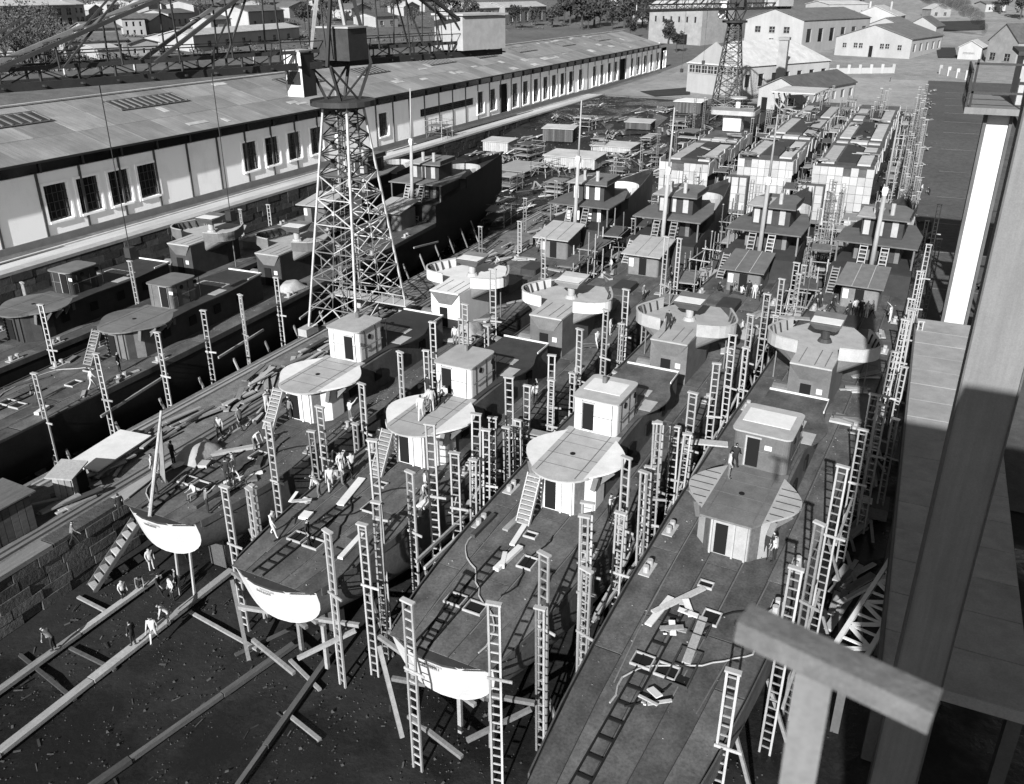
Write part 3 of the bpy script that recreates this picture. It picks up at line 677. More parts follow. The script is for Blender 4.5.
# ================================================================== SCAFFOLD POSTS
PM = {}
def post_parts(h, w, m):
    key = (round(h, 1), w, m.name)
    if key not in PM:
        pass
        st = MB().box(-.05, .05, -.05, .05, 0, h).mesh('stile', m)
        ru = MB(); k = .45
        while k < h - .2:
            ru.box(-w / 2 + .066, w / 2 - .066, -.03, .03, k - .03, k + .03); k += .5
        cp = MB().box(-w / 2 - .1, w / 2 + .1, -.12, .12, h + .004, h + .1)
        br = MB().box(-w / 2 - .1, w / 2 + .55, -.13, -.07, h * .62, h * .62 + .13)
        PM[key] = (st, ru.mesh('rungs', m), cp.mesh('cap', M['white2']), br.mesh('bracket', m))
    return PM[key]
def post(X, Y, h, label, group, rz=0, tilt=0, w=.5, m=None, br=True):
    z0 = T(X, Y) - .1
    t = thing('scaffold_post', label, 'scaffold post', (X, Y, z0), rz, group)
    t.rotation_euler = (tilt * .5, tilt, rz)
    a, r, c, b = post_parts(h, w, m or M['post'])
    obj('stile', a, t, loc=(-w / 2, 0, 0)); obj('stile', a, t, loc=(w / 2, 0, 0)); o = obj('rungs', r, t, kind='stuff'); obj('cap', c, t)
    if br: obj('bracket', b, t)
    return t
ROWS = {
 'right side of the rightmost warship': [(731, 671), (794, 568), (842, 467), (864, 431), (876, 396), (884, 406), (893, 352), (904, 320), (913, 300), (921, 272), (929, 245), (940, 205)],
 'gap between the two rightmost warships': [(496, 606), (545, 556), (585, 569), (590, 505), (619, 513), (627, 459), (650, 468), (659, 422), (677, 428), (692, 393), (716, 364), (734, 336), (752, 316), (768, 295), (783, 280), (796, 263)],
 'gap between the fourth and fifth warships': [(408, 603), (363, 526), (410, 473), (455, 454), (432, 426), (492, 418), (474, 414), (526, 386), (511, 379), (552, 356), (580, 330), (605, 310), (626, 290), (666, 237)],
 'gap between the third and fourth warships': [(327, 531), (248, 490), (224, 487), (374, 442), (268, 422), (320, 408), (361, 384), (400, 353), (433, 323), (465, 305), (493, 270), (544, 238), (520, 222)],
 'black side of the second warship': [(35, 375), (97, 355), (157, 333), (203, 311), (240, 295), (276, 278), (338, 246), (356, 236)],
 'gap between the two leftmost warships': [(22, 283), (40, 305), (75, 275), (88, 272), (130, 262), (205, 222), (240, 210), (268, 205)]}
for row, pts in ROWS.items():
    pts = sorted(pts, key=lambda q: -q[1])
    for i, (x, y) in enumerate(pts):
        best = None
        for j in range(0, 60):
            zt = 9.6 + (-1) ** j * (j // 2) * .1
            p = gp(x, y, zt); clear = 9
            for cx, s_, oy in SHIPS.values():
                yl = p.y - 26.5 - oy; ext = 5 if cx > -8 else 0
                if -1.5 - ext < yl < 94: clear = min(clear, abs(p.x - cx - s_ * yl) - ship_b(max(yl, 0)))
            if best is None or clear > best[0] + .02: best = (clear, zt)
            if clear > .5: break
        zt = best[1]; p = gp(x, y, zt)
        dark = row.startswith('gap between the two left') or row.startswith('black')
        post(p.x, p.y, zt + .1, 'ladder-like scaffold post, %s from camera in %s' % (ORD[i], row), 'scaffold posts along the ' + row,
             R.uniform(-.35, .2), R.uniform(-.015, .015), .4 if dark else R.choice((.44, .5)))
        if not dark:
            side = -1 if i % 2 else 1
            for tr_x in (1.0, .8, .6, -.6, -.8):
                X2 = p.x + tr_x * side; Y2 = p.y + 2.7; ok = True
                for cx, s_, oy in SHIPS.values():
                    yl = Y2 - 26.5 - oy
                    if -6 < yl < 94 and abs(X2 - cx - s_ * yl) - ship_b(max(yl, 0)) < .45: ok = False
                if ok: break
            if ok and R.random() < .55: post(X2, Y2, zt * R.uniform(.72, 1.12), 'slim post behind %s post in %s' % (ORD[i], row), 'scaffold posts along the ' + row, R.uniform(-.4, .3), R.uniform(-.03, .03), .38, M['timber'] if R.random() < .5 else M['post'], R.random() < .5)
# posts among the far hulls
for nm, x0, sl, ya, yb, stp in (('right of far panelled hulls', -1.0, -.018, 118, 238, 5.0), ('right gap of far panelled hulls', -10.5, -.03, 92, 232, 6.2), ('left of far panelled hulls', -21.5, -.045, 95, 228, 6.5), ('slip beyond the third warship', -31.5, -.06, 96, 222, 8.0), ('slip beyond the lattice crane', -47.5, -.05, 92, 210, 12.5)):
    n = 0
    for y in fr(ya, yb, stp):
        for q in range(2 if 'right' in nm else 1):
            X = x0 + sl * (y - 120) * -0 + R.uniform(-.5, .5) + q * 1.5 - (.012 * (y - 120) if x0 > -5 else 0)
            post(X, y + R.uniform(-1.2, 1.2), R.uniform(6.5, 9.5), 'slim scaffold post, %s from near end along %s' % (ORD[n], nm), 'posts along the ' + nm, R.uniform(-.4, .3), R.uniform(-.02, .02), .42, M['farpost'], br=(n % 2 == 0)); n += 1
# horizontal scaffold ledgers tied between posts
LG = 0
for k, s in (('D', 1), ('E', -1), ('E', 1), ('F', -1), ('C', 1), ('F', 1), ('B', 1)):
    for i, y in enumerate((6, 19, 31, 43, 55)):
        a = sp(k, s * 4.75, y, R.uniform(3.6, 5.4)); b = sp(k, s * 4.8, y + R.uniform(6, 9), R.uniform(3.8, 5.6))
        MB().bar(a, b, .13, .2).build('scaffold_ledger', M['post'], None, label='thin scaffold plank, %s from stern, %s side of %s' % (ORD[i], 'right' if s > 0 else 'left', NAMES[k]), cat='plank', group='scaffold ledgers')
# ================================================================== GANGWAYS, SLIPWAYS, PIER CLUTTER
def plank(a, b, w, th, label, m=None, group=None, name='timber_plank', cat='plank'):
    return MB().bar(a, b, w, th).build(name, m or M['timber'], None, label=label, cat=cat, group=group)
for i, (k1, k2, y) in enumerate((('E', 'F', 24), ('D', 'E', 20), ('C', 'D', 33), ('E', 'F', 51), ('D', 'E', 52))):
    plank(sp(k1, 3.2, y, DZ + .2), sp(k2, -3.3, y + .8, DZ + .2), .7, .1, 'gangplank from %s to %s, %s' % (NAMES[k1].replace('from the left',''), NAMES[k2].replace('from the left',''), 'nearer stern' if i < 3 else 'farther forward'), M['post'], 'gangplanks between ships', 'gangplank')
# launching ways at the lower left
for i, (p, q, w, h) in enumerate((((0, 690), (160, 575), .42, .22), ((30, 728), (232, 570), .46, .22), ((165, 735), (300, 640), .3, .25), ((270, 740), (330, 655), .3, .25))):
    a = gp(*p, .3); b = gp(*q, .3); d = (b - a).normalized(); a = a - d * 7
    t = thing('slipway_beam', ['pale slipway beam nearest the stone quay, lower left', 'pale slipway beam with two men standing on it', 'dark slipway beam lying left of the tall stern posts', 'dark slipway beam under the fifth ship stern'][i], 'beam', (0, 0, 0))
    L = (b - a).length; n = int(L / 5)
    for j in range(n): MB().bar(a + d * (L * j / n + .03), a + d * (L * (j + 1) / n - .03), w + R.uniform(-.1, .1), h).build('timber', (M['post'] if R.random() < .6 else M['timber']) if i < 2 else M['oldtimber'], t)
for i, (p, q) in enumerate((((78, 597), (107, 612)), ((70, 648), (115, 670)), ((190, 612), (262, 652)), ((235, 655), (330, 610)), ((285, 712), (320, 740)), ((20, 655), (75, 700)), ((290, 660), (320, 690)))):
    plank(gp(*p, .15), gp(*q, .15), .2, .12, 'loose timber lying on the wet slip floor, %s of seven from upper left' % ORD[i], M['timber'] if i % 2 == 0 else M['oldtimber'], 'loose timbers on the slip floor')
def pile(x, y, z, n, ln, sp_, m, label, group=None, rz=None, cat='plank pile'):
    t = thing('plank_pile', label, cat, (x, y, z), R.uniform(-3, 3) if rz is None else rz, group)
    for k in range(n):
        l = ln * R.uniform(.5, 1.1); a = R.gauss(0, .22); cx, cy = R.uniform(-sp_, sp_), R.uniform(-sp_, sp_) * 1.2
        w, th = R.uniform(.18, .5), R.uniform(.05, .16)
        o = MB().box(-w / 2, w / 2, -l / 2, l / 2, 0, th).build('plank', R.choice(m), t); o.location = (cx, cy, .02 + k * .055); o.rotation_euler = (R.uniform(-.04, .04), R.uniform(-.05, .05), a)
    return t
PT = [M['post'], M['timber'], M['timber'], M['oldtimber'], M['white2']]
# timber stacks lying along the pier
for i in range(11):
    y = 31 + i * 4.1
    pile(-46.8 + R.uniform(-.9, .9), y, PZ + .02, 11, 3.8, 1.0, PT, 'heap of sawn boards on the pier, %s along from the wooden shed' % ORD[i], 'board heaps on the pier', R.uniform(-.5, .6))
for i in range(6):
    y = 92 + i * 5
    pile(-45 + R.uniform(-2, 2), y, PZ + .02, 10, 4, 1.4, PT, 'heap of boards at the far end of the pier, %s beyond the crane' % ORD[i], 'boards beyond the crane', R.uniform(-.5, .6))
def bx(p, dx, dy, dz, name, m, parent): return MB().box(p[0] - dx / 2, p[0] + dx / 2, p[1] - dy / 2, p[1] + dy / 2, p[2], p[2] + dz).build(name, m, parent)
def shed(loc, w, d, h, rz, label, wall, roof, name='wooden_shed', slope=.5, door=True, boards=True):
    t = thing(name, label, 'shed', loc, rz)
    MB().box(-w / 2, w / 2, -d / 2, d / 2, 0, h).build('core', M['oldtimber'], t)
    if boards:
        n = max(3, int(w / .45))
        bm = MB().box(-w / n / 2 + .02, w / n / 2 - .02, -.05, 0, .05, h - .02).mesh('board', wall)
        for k in range(n): obj('board', bm, t, loc=(-w / 2 + w * (k + .5) / n, -d / 2 - .003 - R.uniform(0, .02), 0))
        n = max(3, int(d / .45)); bm = MB().box(0, .05, -d / n / 2 + .02, d / n / 2 - .02, .05, h - .02).mesh('board', wall)
        for k in range(n): obj('board', bm, t, loc=(w / 2 + .003 + R.uniform(0, .02), -d / 2 + d * (k + .5) / n, 0))
    rf = MB(); o = .3
    rf.add([(-w / 2 - o, -d / 2 - o, h + .02), (w / 2 + o, -d / 2 - o, h + .02), (w / 2 + o, d / 2 + o, h + .02 + slope), (-w / 2 - o, d / 2 + o, h + .02 + slope), (-w / 2 - o, -d / 2 - o, h + .12), (w / 2 + o, -d / 2 - o, h + .12), (w / 2 + o, d / 2 + o, h + .12 + slope), (-w / 2 - o, d / 2 + o, h + .12 + slope)], BOXF)
    rf.build('roof', roof, t)
    if door: MB().box(w / 2 + .08, w / 2 + .11, -.2, .8, .05, min(h - .1, 1.95)).build('doorway', M['black'], t)
    return t
shed((-47.2, 24.3, PZ), 2.6, 8.0, 2.3, -.05, 'long dark board shed on the pier at the left edge', M['oldtimber'], M['oldtimber'], slope=.2)
shed((-46.6, 31.6, PZ), 1.3, 1.3, 1.9, .3, 'tiny pale hut with pitched lid beside the leftmost stern', M['timber'], M['post'], 'hut', .3)
shed((-48.6, 27.5, PZ), 2.4, 2.8, 1.2, .1, 'low table-like crate with white top behind the dark shed', M['timber'], M['white'], 'work_bench', .05, False)
shed((-48.2, 36.2, PZ), 2.2, 4.6, .8, .1, 'low bench with broad white top on the pier', M['timber'], M['white'], 'work_bench', .05, False)
# steps from quay wall up
t = thing('stone_steps', 'flight of pale steps leaning on the quay beside the white stern', 'steps', (-41.9, 28.2, 0), -.35)
for k in range(8): MB().box(-.45, .45, k * .42, k * .42 + .4, k * .42 + .05, k * .42 + .2).build('step', M['post'], t)
for s in (-.5, .5): MB().bar((s, 0, 0), (s, 3.36, 3.36), .08, .25).build('stringer', M['oldtimber'], t)
# sheer-legs / flag pole on the third ship's stern
t = thing('derrick_pole', 'slanting pale pole with canvas on the stern of the third warship', 'derrick', sp('C', -1.4, 1.2))
MB().tube((1.2, -1.8, -.0), (-1.5, 2.6, 4.2), .12, .08, 8).build('pole', M['post'], t)
MB().add([(-1.4, 2.4, 4.0), (-2.3, 2.2, .3), (-.6, 1.2, .25), (-1.42, 2.46, 4.0), (-2.34, 2.26, .3), (-.62, 1.26, .25)], [(0, 1, 2), (3, 5, 4), (0, 3, 4, 1), (1, 4, 5, 2), (2, 5, 3, 0)])
mb = MB(); mb.add([(-1.4, 2.4, 4.0), (-2.3, 2.2, .1), (-.6, 1.2, .1), (-1.42, 2.46, 4.0), (-2.34, 2.26, .1), (-.62, 1.26, .1)], [(0, 1, 2), (3, 5, 4), (0, 3, 4, 1), (1, 4, 5, 2), (2, 5, 3, 0)])
mb.build('canvas', M['canvas'], t)
# props under the third ship's stern
for i, x in enumerate((-.3, .9)):
    plank(sp('C', x, .9, 4.4), sp('C', x + .2, .4, 0), .12, .12, 'upright prop under the leftmost white stern, %s one' % ('left' if i == 0 else 'right'), M['post'], 'stern props', 'prop', 'prop')
# ---- loose things lying on decks
def scatter(k, n, y0, y1, xm, seed, cats=('board', 'plate')):
    r = random.Random(seed)
    for i in range(n):
        y = r.uniform(y0, y1); x = r.uniform(-xm, xm)
        if abs(x) < 2.6 and 9 < y < 30 : x = math.copysign(r.uniform(2.9, 3.5), x)
        if abs(x) < 2.2 and 32 < y < 42: x = math.copysign(r.uniform(2.6, 3.4), x)
        l = r.choice((.7, 1.2, 2.4, 3.4)); w = r.uniform(.2, .45) if l > 1 else .6
        o = MB().box(-w / 2, w / 2, -l / 2, l / 2, 0, r.uniform(.05, .22)).build('loose_board', r.choice((M['post'], M['white'], M['timber'], M['oldtimber'])), None,
            label='loose board on deck of %s, %s of its scattered boards' % (NAMES[k], ORD[i]), cat='board', group='loose boards on ' + NAMES[k])
        o.location = sp(k, x, y, DZ + .07); o.rotation_euler = (0, 0, r.uniform(-.8, .8))
for k, n, y0, y1, xm in (('F', 2, -1, 9, 2.6), ('E', 4, 4, 12, 2.8), ('D', 6, 1, 12, 2.8), ('C', 16, 2, 13, 3.0), ('B', 8, -2, 12, 3.2), ('A', 6, 0, 12, 3)):
    pts = sorted([0] * n)
    scatter(k, n, y0, y1, xm, ord(k))
for k, n in (('F', 6), ('E', 6), ('D', 8), ('C', 12), ('B', 4)):
    for i in range(n):
        y = 30 + i * 30 / n + R.uniform(0, 3); x = R.choice((-1, 1)) * R.uniform(2.2, 3.2)
        pile(*sp(k, x, y, DZ + .05), 4, 2.2, .35, PT, 'board bundle on deck of %s, %s forward of its cabin' % (NAMES[k], ORD[i]), 'board bundles on ' + NAMES[k])
# long white planks on D and the pale board on F, canvas on E
plank(gp(340, 505, DZ + .12), gp(362, 478, DZ + .12), .5, .08, 'broad white plank on the stern deck of the fourth warship', M['white'])
plank(gp(648, 625, DZ + .12), gp(671, 597, DZ + .12), .35, .08, 'white plank lying alone on the rightmost warship deck', M['white'])
plank(gp(512, 545, DZ + .14), gp(528, 520, DZ + .14), .3, .1, 'white plank beside the deck ladder of the fifth warship', M['white'])
plank(gp(505, 530, DZ + .14), gp(537, 500, DZ + .14), .35, .12, 'long narrow board on the fifth warship, beside the aft ladder', M['timber'])
plank(gp(380, 470, DZ + .14), gp(420, 425, DZ + .14), .25, .12, 'long thin spar on the port deck of the fourth warship', M['post'])
for i, (x, y, k) in enumerate(((690, 610, 'F'), (670, 632, 'F'), (655, 700, 'F'), (300, 500, 'D'))):
    p = gp(x, y, DZ + .06); r = random.Random(i + 5)
    t = thing('tool_heap', ['crumpled white canvas beside a plank on the rightmost warship', 'small heap of pale tools left of the canvas on the rightmost warship', 'pale crate of tools at the bottom edge of the rightmost deck', 'heap of pale tools on the fourth warship'][i], 'tools', p, r.uniform(0, 3))
    for j in range(5):
        MB().bar((r.uniform(-.6, .6), r.uniform(-.6, .6), .05 + j * .03), (r.uniform(-.7, .7), r.uniform(-.7, .7), .1 + j * .05), r.uniform(.1, .35), .06).build('tool', M['white'] if j % 2 else M['post'], t)
# open hatch frames on the rightmost ship
for i, (x, y) in enumerate(((684, 668), (700, 630))):
    p = gp(x, y, DZ + .045); cx, s, _ = SHIPS['F']
    t = thing('hatch_frame', ['double hatch frame with black opening near the bottom of the rightmost deck', 'small square hatch frame beside the canvas on the rightmost deck'][i], 'hatch', p, -math.atan(s))
    MB().wall([(-.5, -1.2), (.5, -1.2), (.5, 1.2), (-.5, 1.2)] if i == 0 else [(-.4, -.5), (.4, -.5), (.4, .5), (-.4, .5)], 0, .14, .08, None, True).build('coaming', M['dkgrey'], t)
    if i == 0:
        MB().box(-.46, .46, -.04, .04, 0, .12).build('cross_bar', M['dkgrey'], t); MB().box(-.44, .44, -1.15, -.5, -.005, .01).build('opening', M['black'], t)
# carved bow scrolls: letters-like white brackets on hull sides, kept as ropes and fenders
for i, (k, y) in enumerate((('C', 9.5), ('D', 12), ('E', 14))):
    t = thing('staging_cradle', 'curved pale staging hung on the right side of %s' % NAMES[k], 'staging', sp(k, 4.35, y, DZ - 1.1), -math.atan(SHIPS[k][1]))
    pts = [(0.25, -2 + j * .5, .75 - .75 * math.cos((j - 4) / 4 * 1.3) ** 1) for j in range(9)]
    for a, b in zip(pts, pts[1:]): MB().bar(a, b, .3, .08).build('rib', M['post'], t)
    for j in (1, 3, 5, 7): MB().bar(pts[j], (.1, pts[j][1] + (.5 if j % 4 == 1 else -.5), 1.0), .1).build('hanger', M['post'], t)
# ================================================================== LATTICE CRANES
def lattice_crane(label, X, Y, z0, gx, gy, zs, jib_a, jib_b, jz, cab=True, ms=1.0, dk=False):
    t = thing('tower_crane', label, 'crane', (X, Y, z0))
    pal = M['craned'] if dk else M['crane']
    H = zs - z0
    levels = [0, .13, .26, .38, .5, .61, .71, .8, .87, .94, 1.0]
    def half(f): return (gx / 2 * (1 - f) + 1.25 * f) , (gy / 2 * (1 - f) + 1.25 * f)
    tw = thing('x', None, None); tw.name = 'tower'; tw.parent = t
    cs = [(-1, -1), (1, -1), (1, 1), (-1, 1)]
    def pt(c, f): hx, hy = half(f); return Vector((c[0] * hx, c[1] * hy, H * f))
    for c in cs:
        MB().bar(pt(c, 0), pt(c, 1), .17 * ms).build('tower_leg', pal, tw)
        MB().box(pt(c, 0).x - .5, pt(c, 0).x + .5, pt(c, 0).y - .9, pt(c, 0).y + .9, .02, .75).build('bogie', M['dkgrey'] if dk else M['white2'], tw)
    base_pal = pal
    for i in range(4):
        a, b = cs[i], cs[(i + 1) % 4]
        for j in range(len(levels) - 1):
            f0, f1 = levels[j], levels[j + 1]
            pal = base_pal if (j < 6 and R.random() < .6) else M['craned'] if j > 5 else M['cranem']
            m = (f0 + f1) / 2
            w = .085 * ms
            if j > 0: MB().bar(pt(a, f0), pt(b, f0), w).build('girt', pal, tw)
            if j == 0:
                q = (pt(a, f1) + pt(b, f1)) / 2
                MB().bar(pt(a, .02), q, w).build('brace', pal, tw); MB().bar(pt(b, .02), q, w).build('brace', pal, tw)
            else:
                MB().bar(pt(a, f0), pt(b, f1), w).build('brace', pal, tw); MB().bar(pt(b, f0), pt(a, f1), w).build('brace', pal, tw)
                c = (pt(a, f0) + pt(b, f1) + pt(b, f0) + pt(a, f1)) / 4
                MB().box(c.x - .14, c.x + .14, c.y - .14, c.y + .14, c.z - .2, c.z + .2).build('gusset', pal, tw)
    MB().box(-gx / 2 + .2, gx / 2 + 3.2, -.8, .8, H * .13 + .1, H * .13 + .22).build('tower_walkway', M['post'], tw)
    for x in fr(-gx / 2, gx / 2 + 3.1, 1.3): MB().bar((x, -.8, H * .13 + .2), (x, -.8, H * .13 + 1.2), .06).build('walkway_stanchion', M['crane'], tw)
    MB().bar((-gx / 2, -.8, H * .13 + 1.2), (gx / 2 + 3.1, -.8, H * .13 + 1.2), .06).build('walkway_rail', M['crane'], tw)
    lad = MB()
    for s in (-.25, .25): lad.bar((s, -gy / 4, 0), (s * .8, -.6, H), .06)
    for q in range(40): f = q / 40; lad.bar((-.25, -gy / 4 * (1 - f) - .6 * f, H * f), (.25, -gy / 4 * (1 - f) - .6 * f, H * f), .04)
    lad.build('tower_ladder', M['cranem'], tw)
    for f0, f1 in ((.13, .26), (.26, .38), (.38, .5), (.5, .61)):
        for i in range(4):
            a, b = cs[i], cs[(i + 1) % 4]; q = (pt(a, f0) + pt(b, f0)) / 2; q2 = (pt(a, f1) + pt(b, f1)) / 2
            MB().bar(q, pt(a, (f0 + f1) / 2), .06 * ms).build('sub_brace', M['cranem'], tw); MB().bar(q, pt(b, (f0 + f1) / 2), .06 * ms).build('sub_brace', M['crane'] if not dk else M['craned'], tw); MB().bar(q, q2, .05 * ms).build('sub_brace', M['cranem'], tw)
    # slewing ring and upper works
    up = thing('x', None, None); up.name = 'slewing_head'; up.parent = t
    MB().tube((0, 0, H), (0, 0, H + .45), 2.9, n=24).tube((0, 0, H - .3), (0, 0, H), 1.9, n=20).build('slewing_ring', M['craned'], up)
    ja = Vector(jib_a) - Vector((X, Y, z0)); jb = Vector(jib_b) - Vector((X, Y, z0)); jz_ = jz - z0
    ja.z = jb.z = jz_; d = (jb - ja).normalized(); n = Vector((d.y, -d.x, 0))
    c0 = (ja + jb) / 2; c0 = Vector((0, 0, jz_))
    for sx in (-1, 1):
        for sy in (-1, 1):
            MB().bar(Vector((0, 0, H + .4)) + n * sx * 1.0 + d * sy * 1.0, c0 + n * sx * 1.5 + d * sy * 2.2, .22).build('head_leg', M['craned'], up)
        MB().bar(Vector((0, 0, H + .4)) + n * sx - d, c0 + n * sx * 1.5 + d * 2.2, .14).build('head_brace', M['craned'], up)
        MB().bar(Vector((0, 0, H + .4)) + n * sx + d, c0 + n * sx * 1.5 - d * 2.2, .14).build('head_brace', M['craned'], up)
    if cab:
        cp = -d * 0 + n * 0
        cx, cy = -2.4, -2.6
        b = MB().box(cx - .9, cx + .9, cy - .9, cy + .9, H + .9, H + 4.6).build('cab', M['white'], up)
        MB().box(cx - .7, cx + .7, cy - .94, cy - .902, H + 1.9, H + 3.0).build('cab_window', M['glass'], b)
        MB().box(cx + .902, cx + .94, cy - .9, cy + .9, H + .9, H + 4.5).build('cab_side_shade', M['craned'], b)  # dark plate paints in the shade of the cab's right face
        MB().box(cx - 1, cx + 1, cy - 1, cy + 1, H + 4.604, H + 4.72).build('cab_roof', M['white2'], b)
        e = MB().box(-1.4, 1.9, -1.2, 1.6, jz_ + .4, jz_ + 3.0).build('engine_house', M['dkgrey'], up)
        MB().box(-1.5, 2.0, -1.3, 1.7, jz_ + 3.0, jz_ + 3.15).build('engine_roof', M['white2'], e)
    # jib: two side girders with posts, floor of cross beams, hand rails
    jb_ = thing('x', None, None); jb_.name = 'jib'; jb_.parent = t
    L = (jb - ja).length; N = int(L / 2.6)
    for s in (-1, 1):
        o = n * (1.15 * s)
        MB().bar(ja + o, jb + o, .3, .55).build('lower_chord', M['craned'], jb_)
        MB().bar(ja + o + Vector((0, 0, 1.15)), jb + o + Vector((0, 0, 1.15)), .2, .28).build('upper_chord', M['craned'], jb_)
        MB().bar(ja + n * (1.7 * s) + Vector((0, 0, 2.0)), jb + n * (1.7 * s) + Vector((0, 0, 2.0)), .06, .08).build('handrail', M['craned'], jb_)
        for k in range(N + 1):
            p = ja + d * (L * k / N) + o
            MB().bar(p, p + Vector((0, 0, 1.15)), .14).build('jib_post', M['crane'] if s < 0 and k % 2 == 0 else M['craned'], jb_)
            if k < N:
                q = ja + d * (L * (k + 1) / N) + o
                MB().bar(p + Vector((0, 0, (k % 2) * 1.15)), q + Vector((0, 0, ((k + 1) % 2) * 1.15)), .08).build('jib_diagonal', M['craned'], jb_)
            if k % 2 == 0: MB().bar(p, p + n * (.55 * s) + Vector((0, 0, 2.0)), .06).build('rail_stanchion', M['craned'], jb_)
    for k in range(N + 1):
        p = ja + d * (L * k / N); MB().bar(p - n * 1.7, p + n * 1.7, .16, .14).build('cross_beam', M['craned'], jb_)
    # A-frame and stays
    ap = c0 + Vector((0, 0, 11))
    for s in (-1, 1):
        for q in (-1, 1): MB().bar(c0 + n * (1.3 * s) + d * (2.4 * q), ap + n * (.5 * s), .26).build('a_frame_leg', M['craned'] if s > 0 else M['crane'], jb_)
        for e, f in ((ja, .74), (jb, .9), (ja, .45)):
            e2 = c0 + (e - c0) * f
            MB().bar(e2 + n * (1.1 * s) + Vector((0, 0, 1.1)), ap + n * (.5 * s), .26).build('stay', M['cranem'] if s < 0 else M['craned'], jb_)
        for e, f, g in ((ja, .3, .55), (jb, .45, .6), (ja, .62, .42), (ja, .8, .5), (jb, .75, .6)):
            a = c0 + (e - c0) * f + n * (1.1 * s) + Vector((0, 0, 1.1)); e2 = c0 + (e - c0) * .96 + Vector((0, 0, 1.1)) + n * (1.1 * s)
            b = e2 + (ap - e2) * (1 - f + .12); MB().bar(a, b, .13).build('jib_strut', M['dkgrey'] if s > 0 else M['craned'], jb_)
    for f in (.32, .55):
        e2 = c0 + (ja - c0) * f; MB().bar(e2, e2 + Vector((0, 0, -9 - 6 * f)), .05).build('hoist_cable', M['craned'], jb_); MB().box(e2.x - .3, e2.x + .3, e2.y - .3, e2.y + .3, e2.z - 9.8 - 6 * f, e2.z - 9 - 6 * f).build('hook_block', M['craned'], jb_)
    for e, f in ((ja, .74), (jb, .9)):
        e2 = c0 + (e - c0) * f + Vector((0, 0, 1.1)); q = int((ap - e2).length / 2.2)
        for k in range(1, q):
            a = e2 + (ap - e2) * (k / q); b = e2 + (ap - e2) * ((k + 1) / q); wd = 1.1 + (.5 - 1.1) * k / q; w2 = 1.1 + (.5 - 1.1) * (k + 1) / q
            MB().bar(a - n * wd, a + n * wd, .1).build('stay_lacing', M['craned'], jb_); MB().bar(a - n * wd, b + n * w2, .08).build('stay_lacing', M['craned'], jb_)
            if k % 2 == 0:
                g_ = a.copy(); g_.z = jz_ + 1.1
                for s in (-1, 1): MB().bar(a + n * wd * s, g_ + n * 1.1 * s, .1).build('hanger', M['craned'], jb_)
    # counterweight house
    w = jb - d * 3.5
    hb = MB(); 
    for a, b, c, e in ((-2, 2, -3.2, 3.2),):
        pts = [w + n * a + d * c, w + n * b + d * c, w + n * b + d * e, w + n * a + d * e]
        hb.prism([(p.x, p.y) for p in pts], jz_ + .4, jz_ + 3.6)
    hb.build('counterweight_house', M['white2'], jb_)
    MB().bar(w - d * 3.4 + Vector((0, 0, 3.75)), w + d * 3.4 + Vector((0, 0, 3.75)), 4.5, .18).build('counterweight_roof', M['roofpale'], jb_)
    return t
ja = gp(-90, 92, 28.0); jb = gp(458, 44, 28.0)
jc = Vector((-47.5, 66)); 
lattice_crane('tall pale lattice tower crane with long dark jib standing on the pier', -47.5, 66, PZ + .3, 5.6, 9.0, 24.6, (-60, 30, 28), (-43.3, 88, 28), 28.0)
lattice_crane('dark distant lattice tower crane above the far slips', -44.5, 219, 4.3, 7, 8, 27, (-58, 188, 30), (-36, 238, 30), 30.0, cab=True, ms=1.5, dk=True)

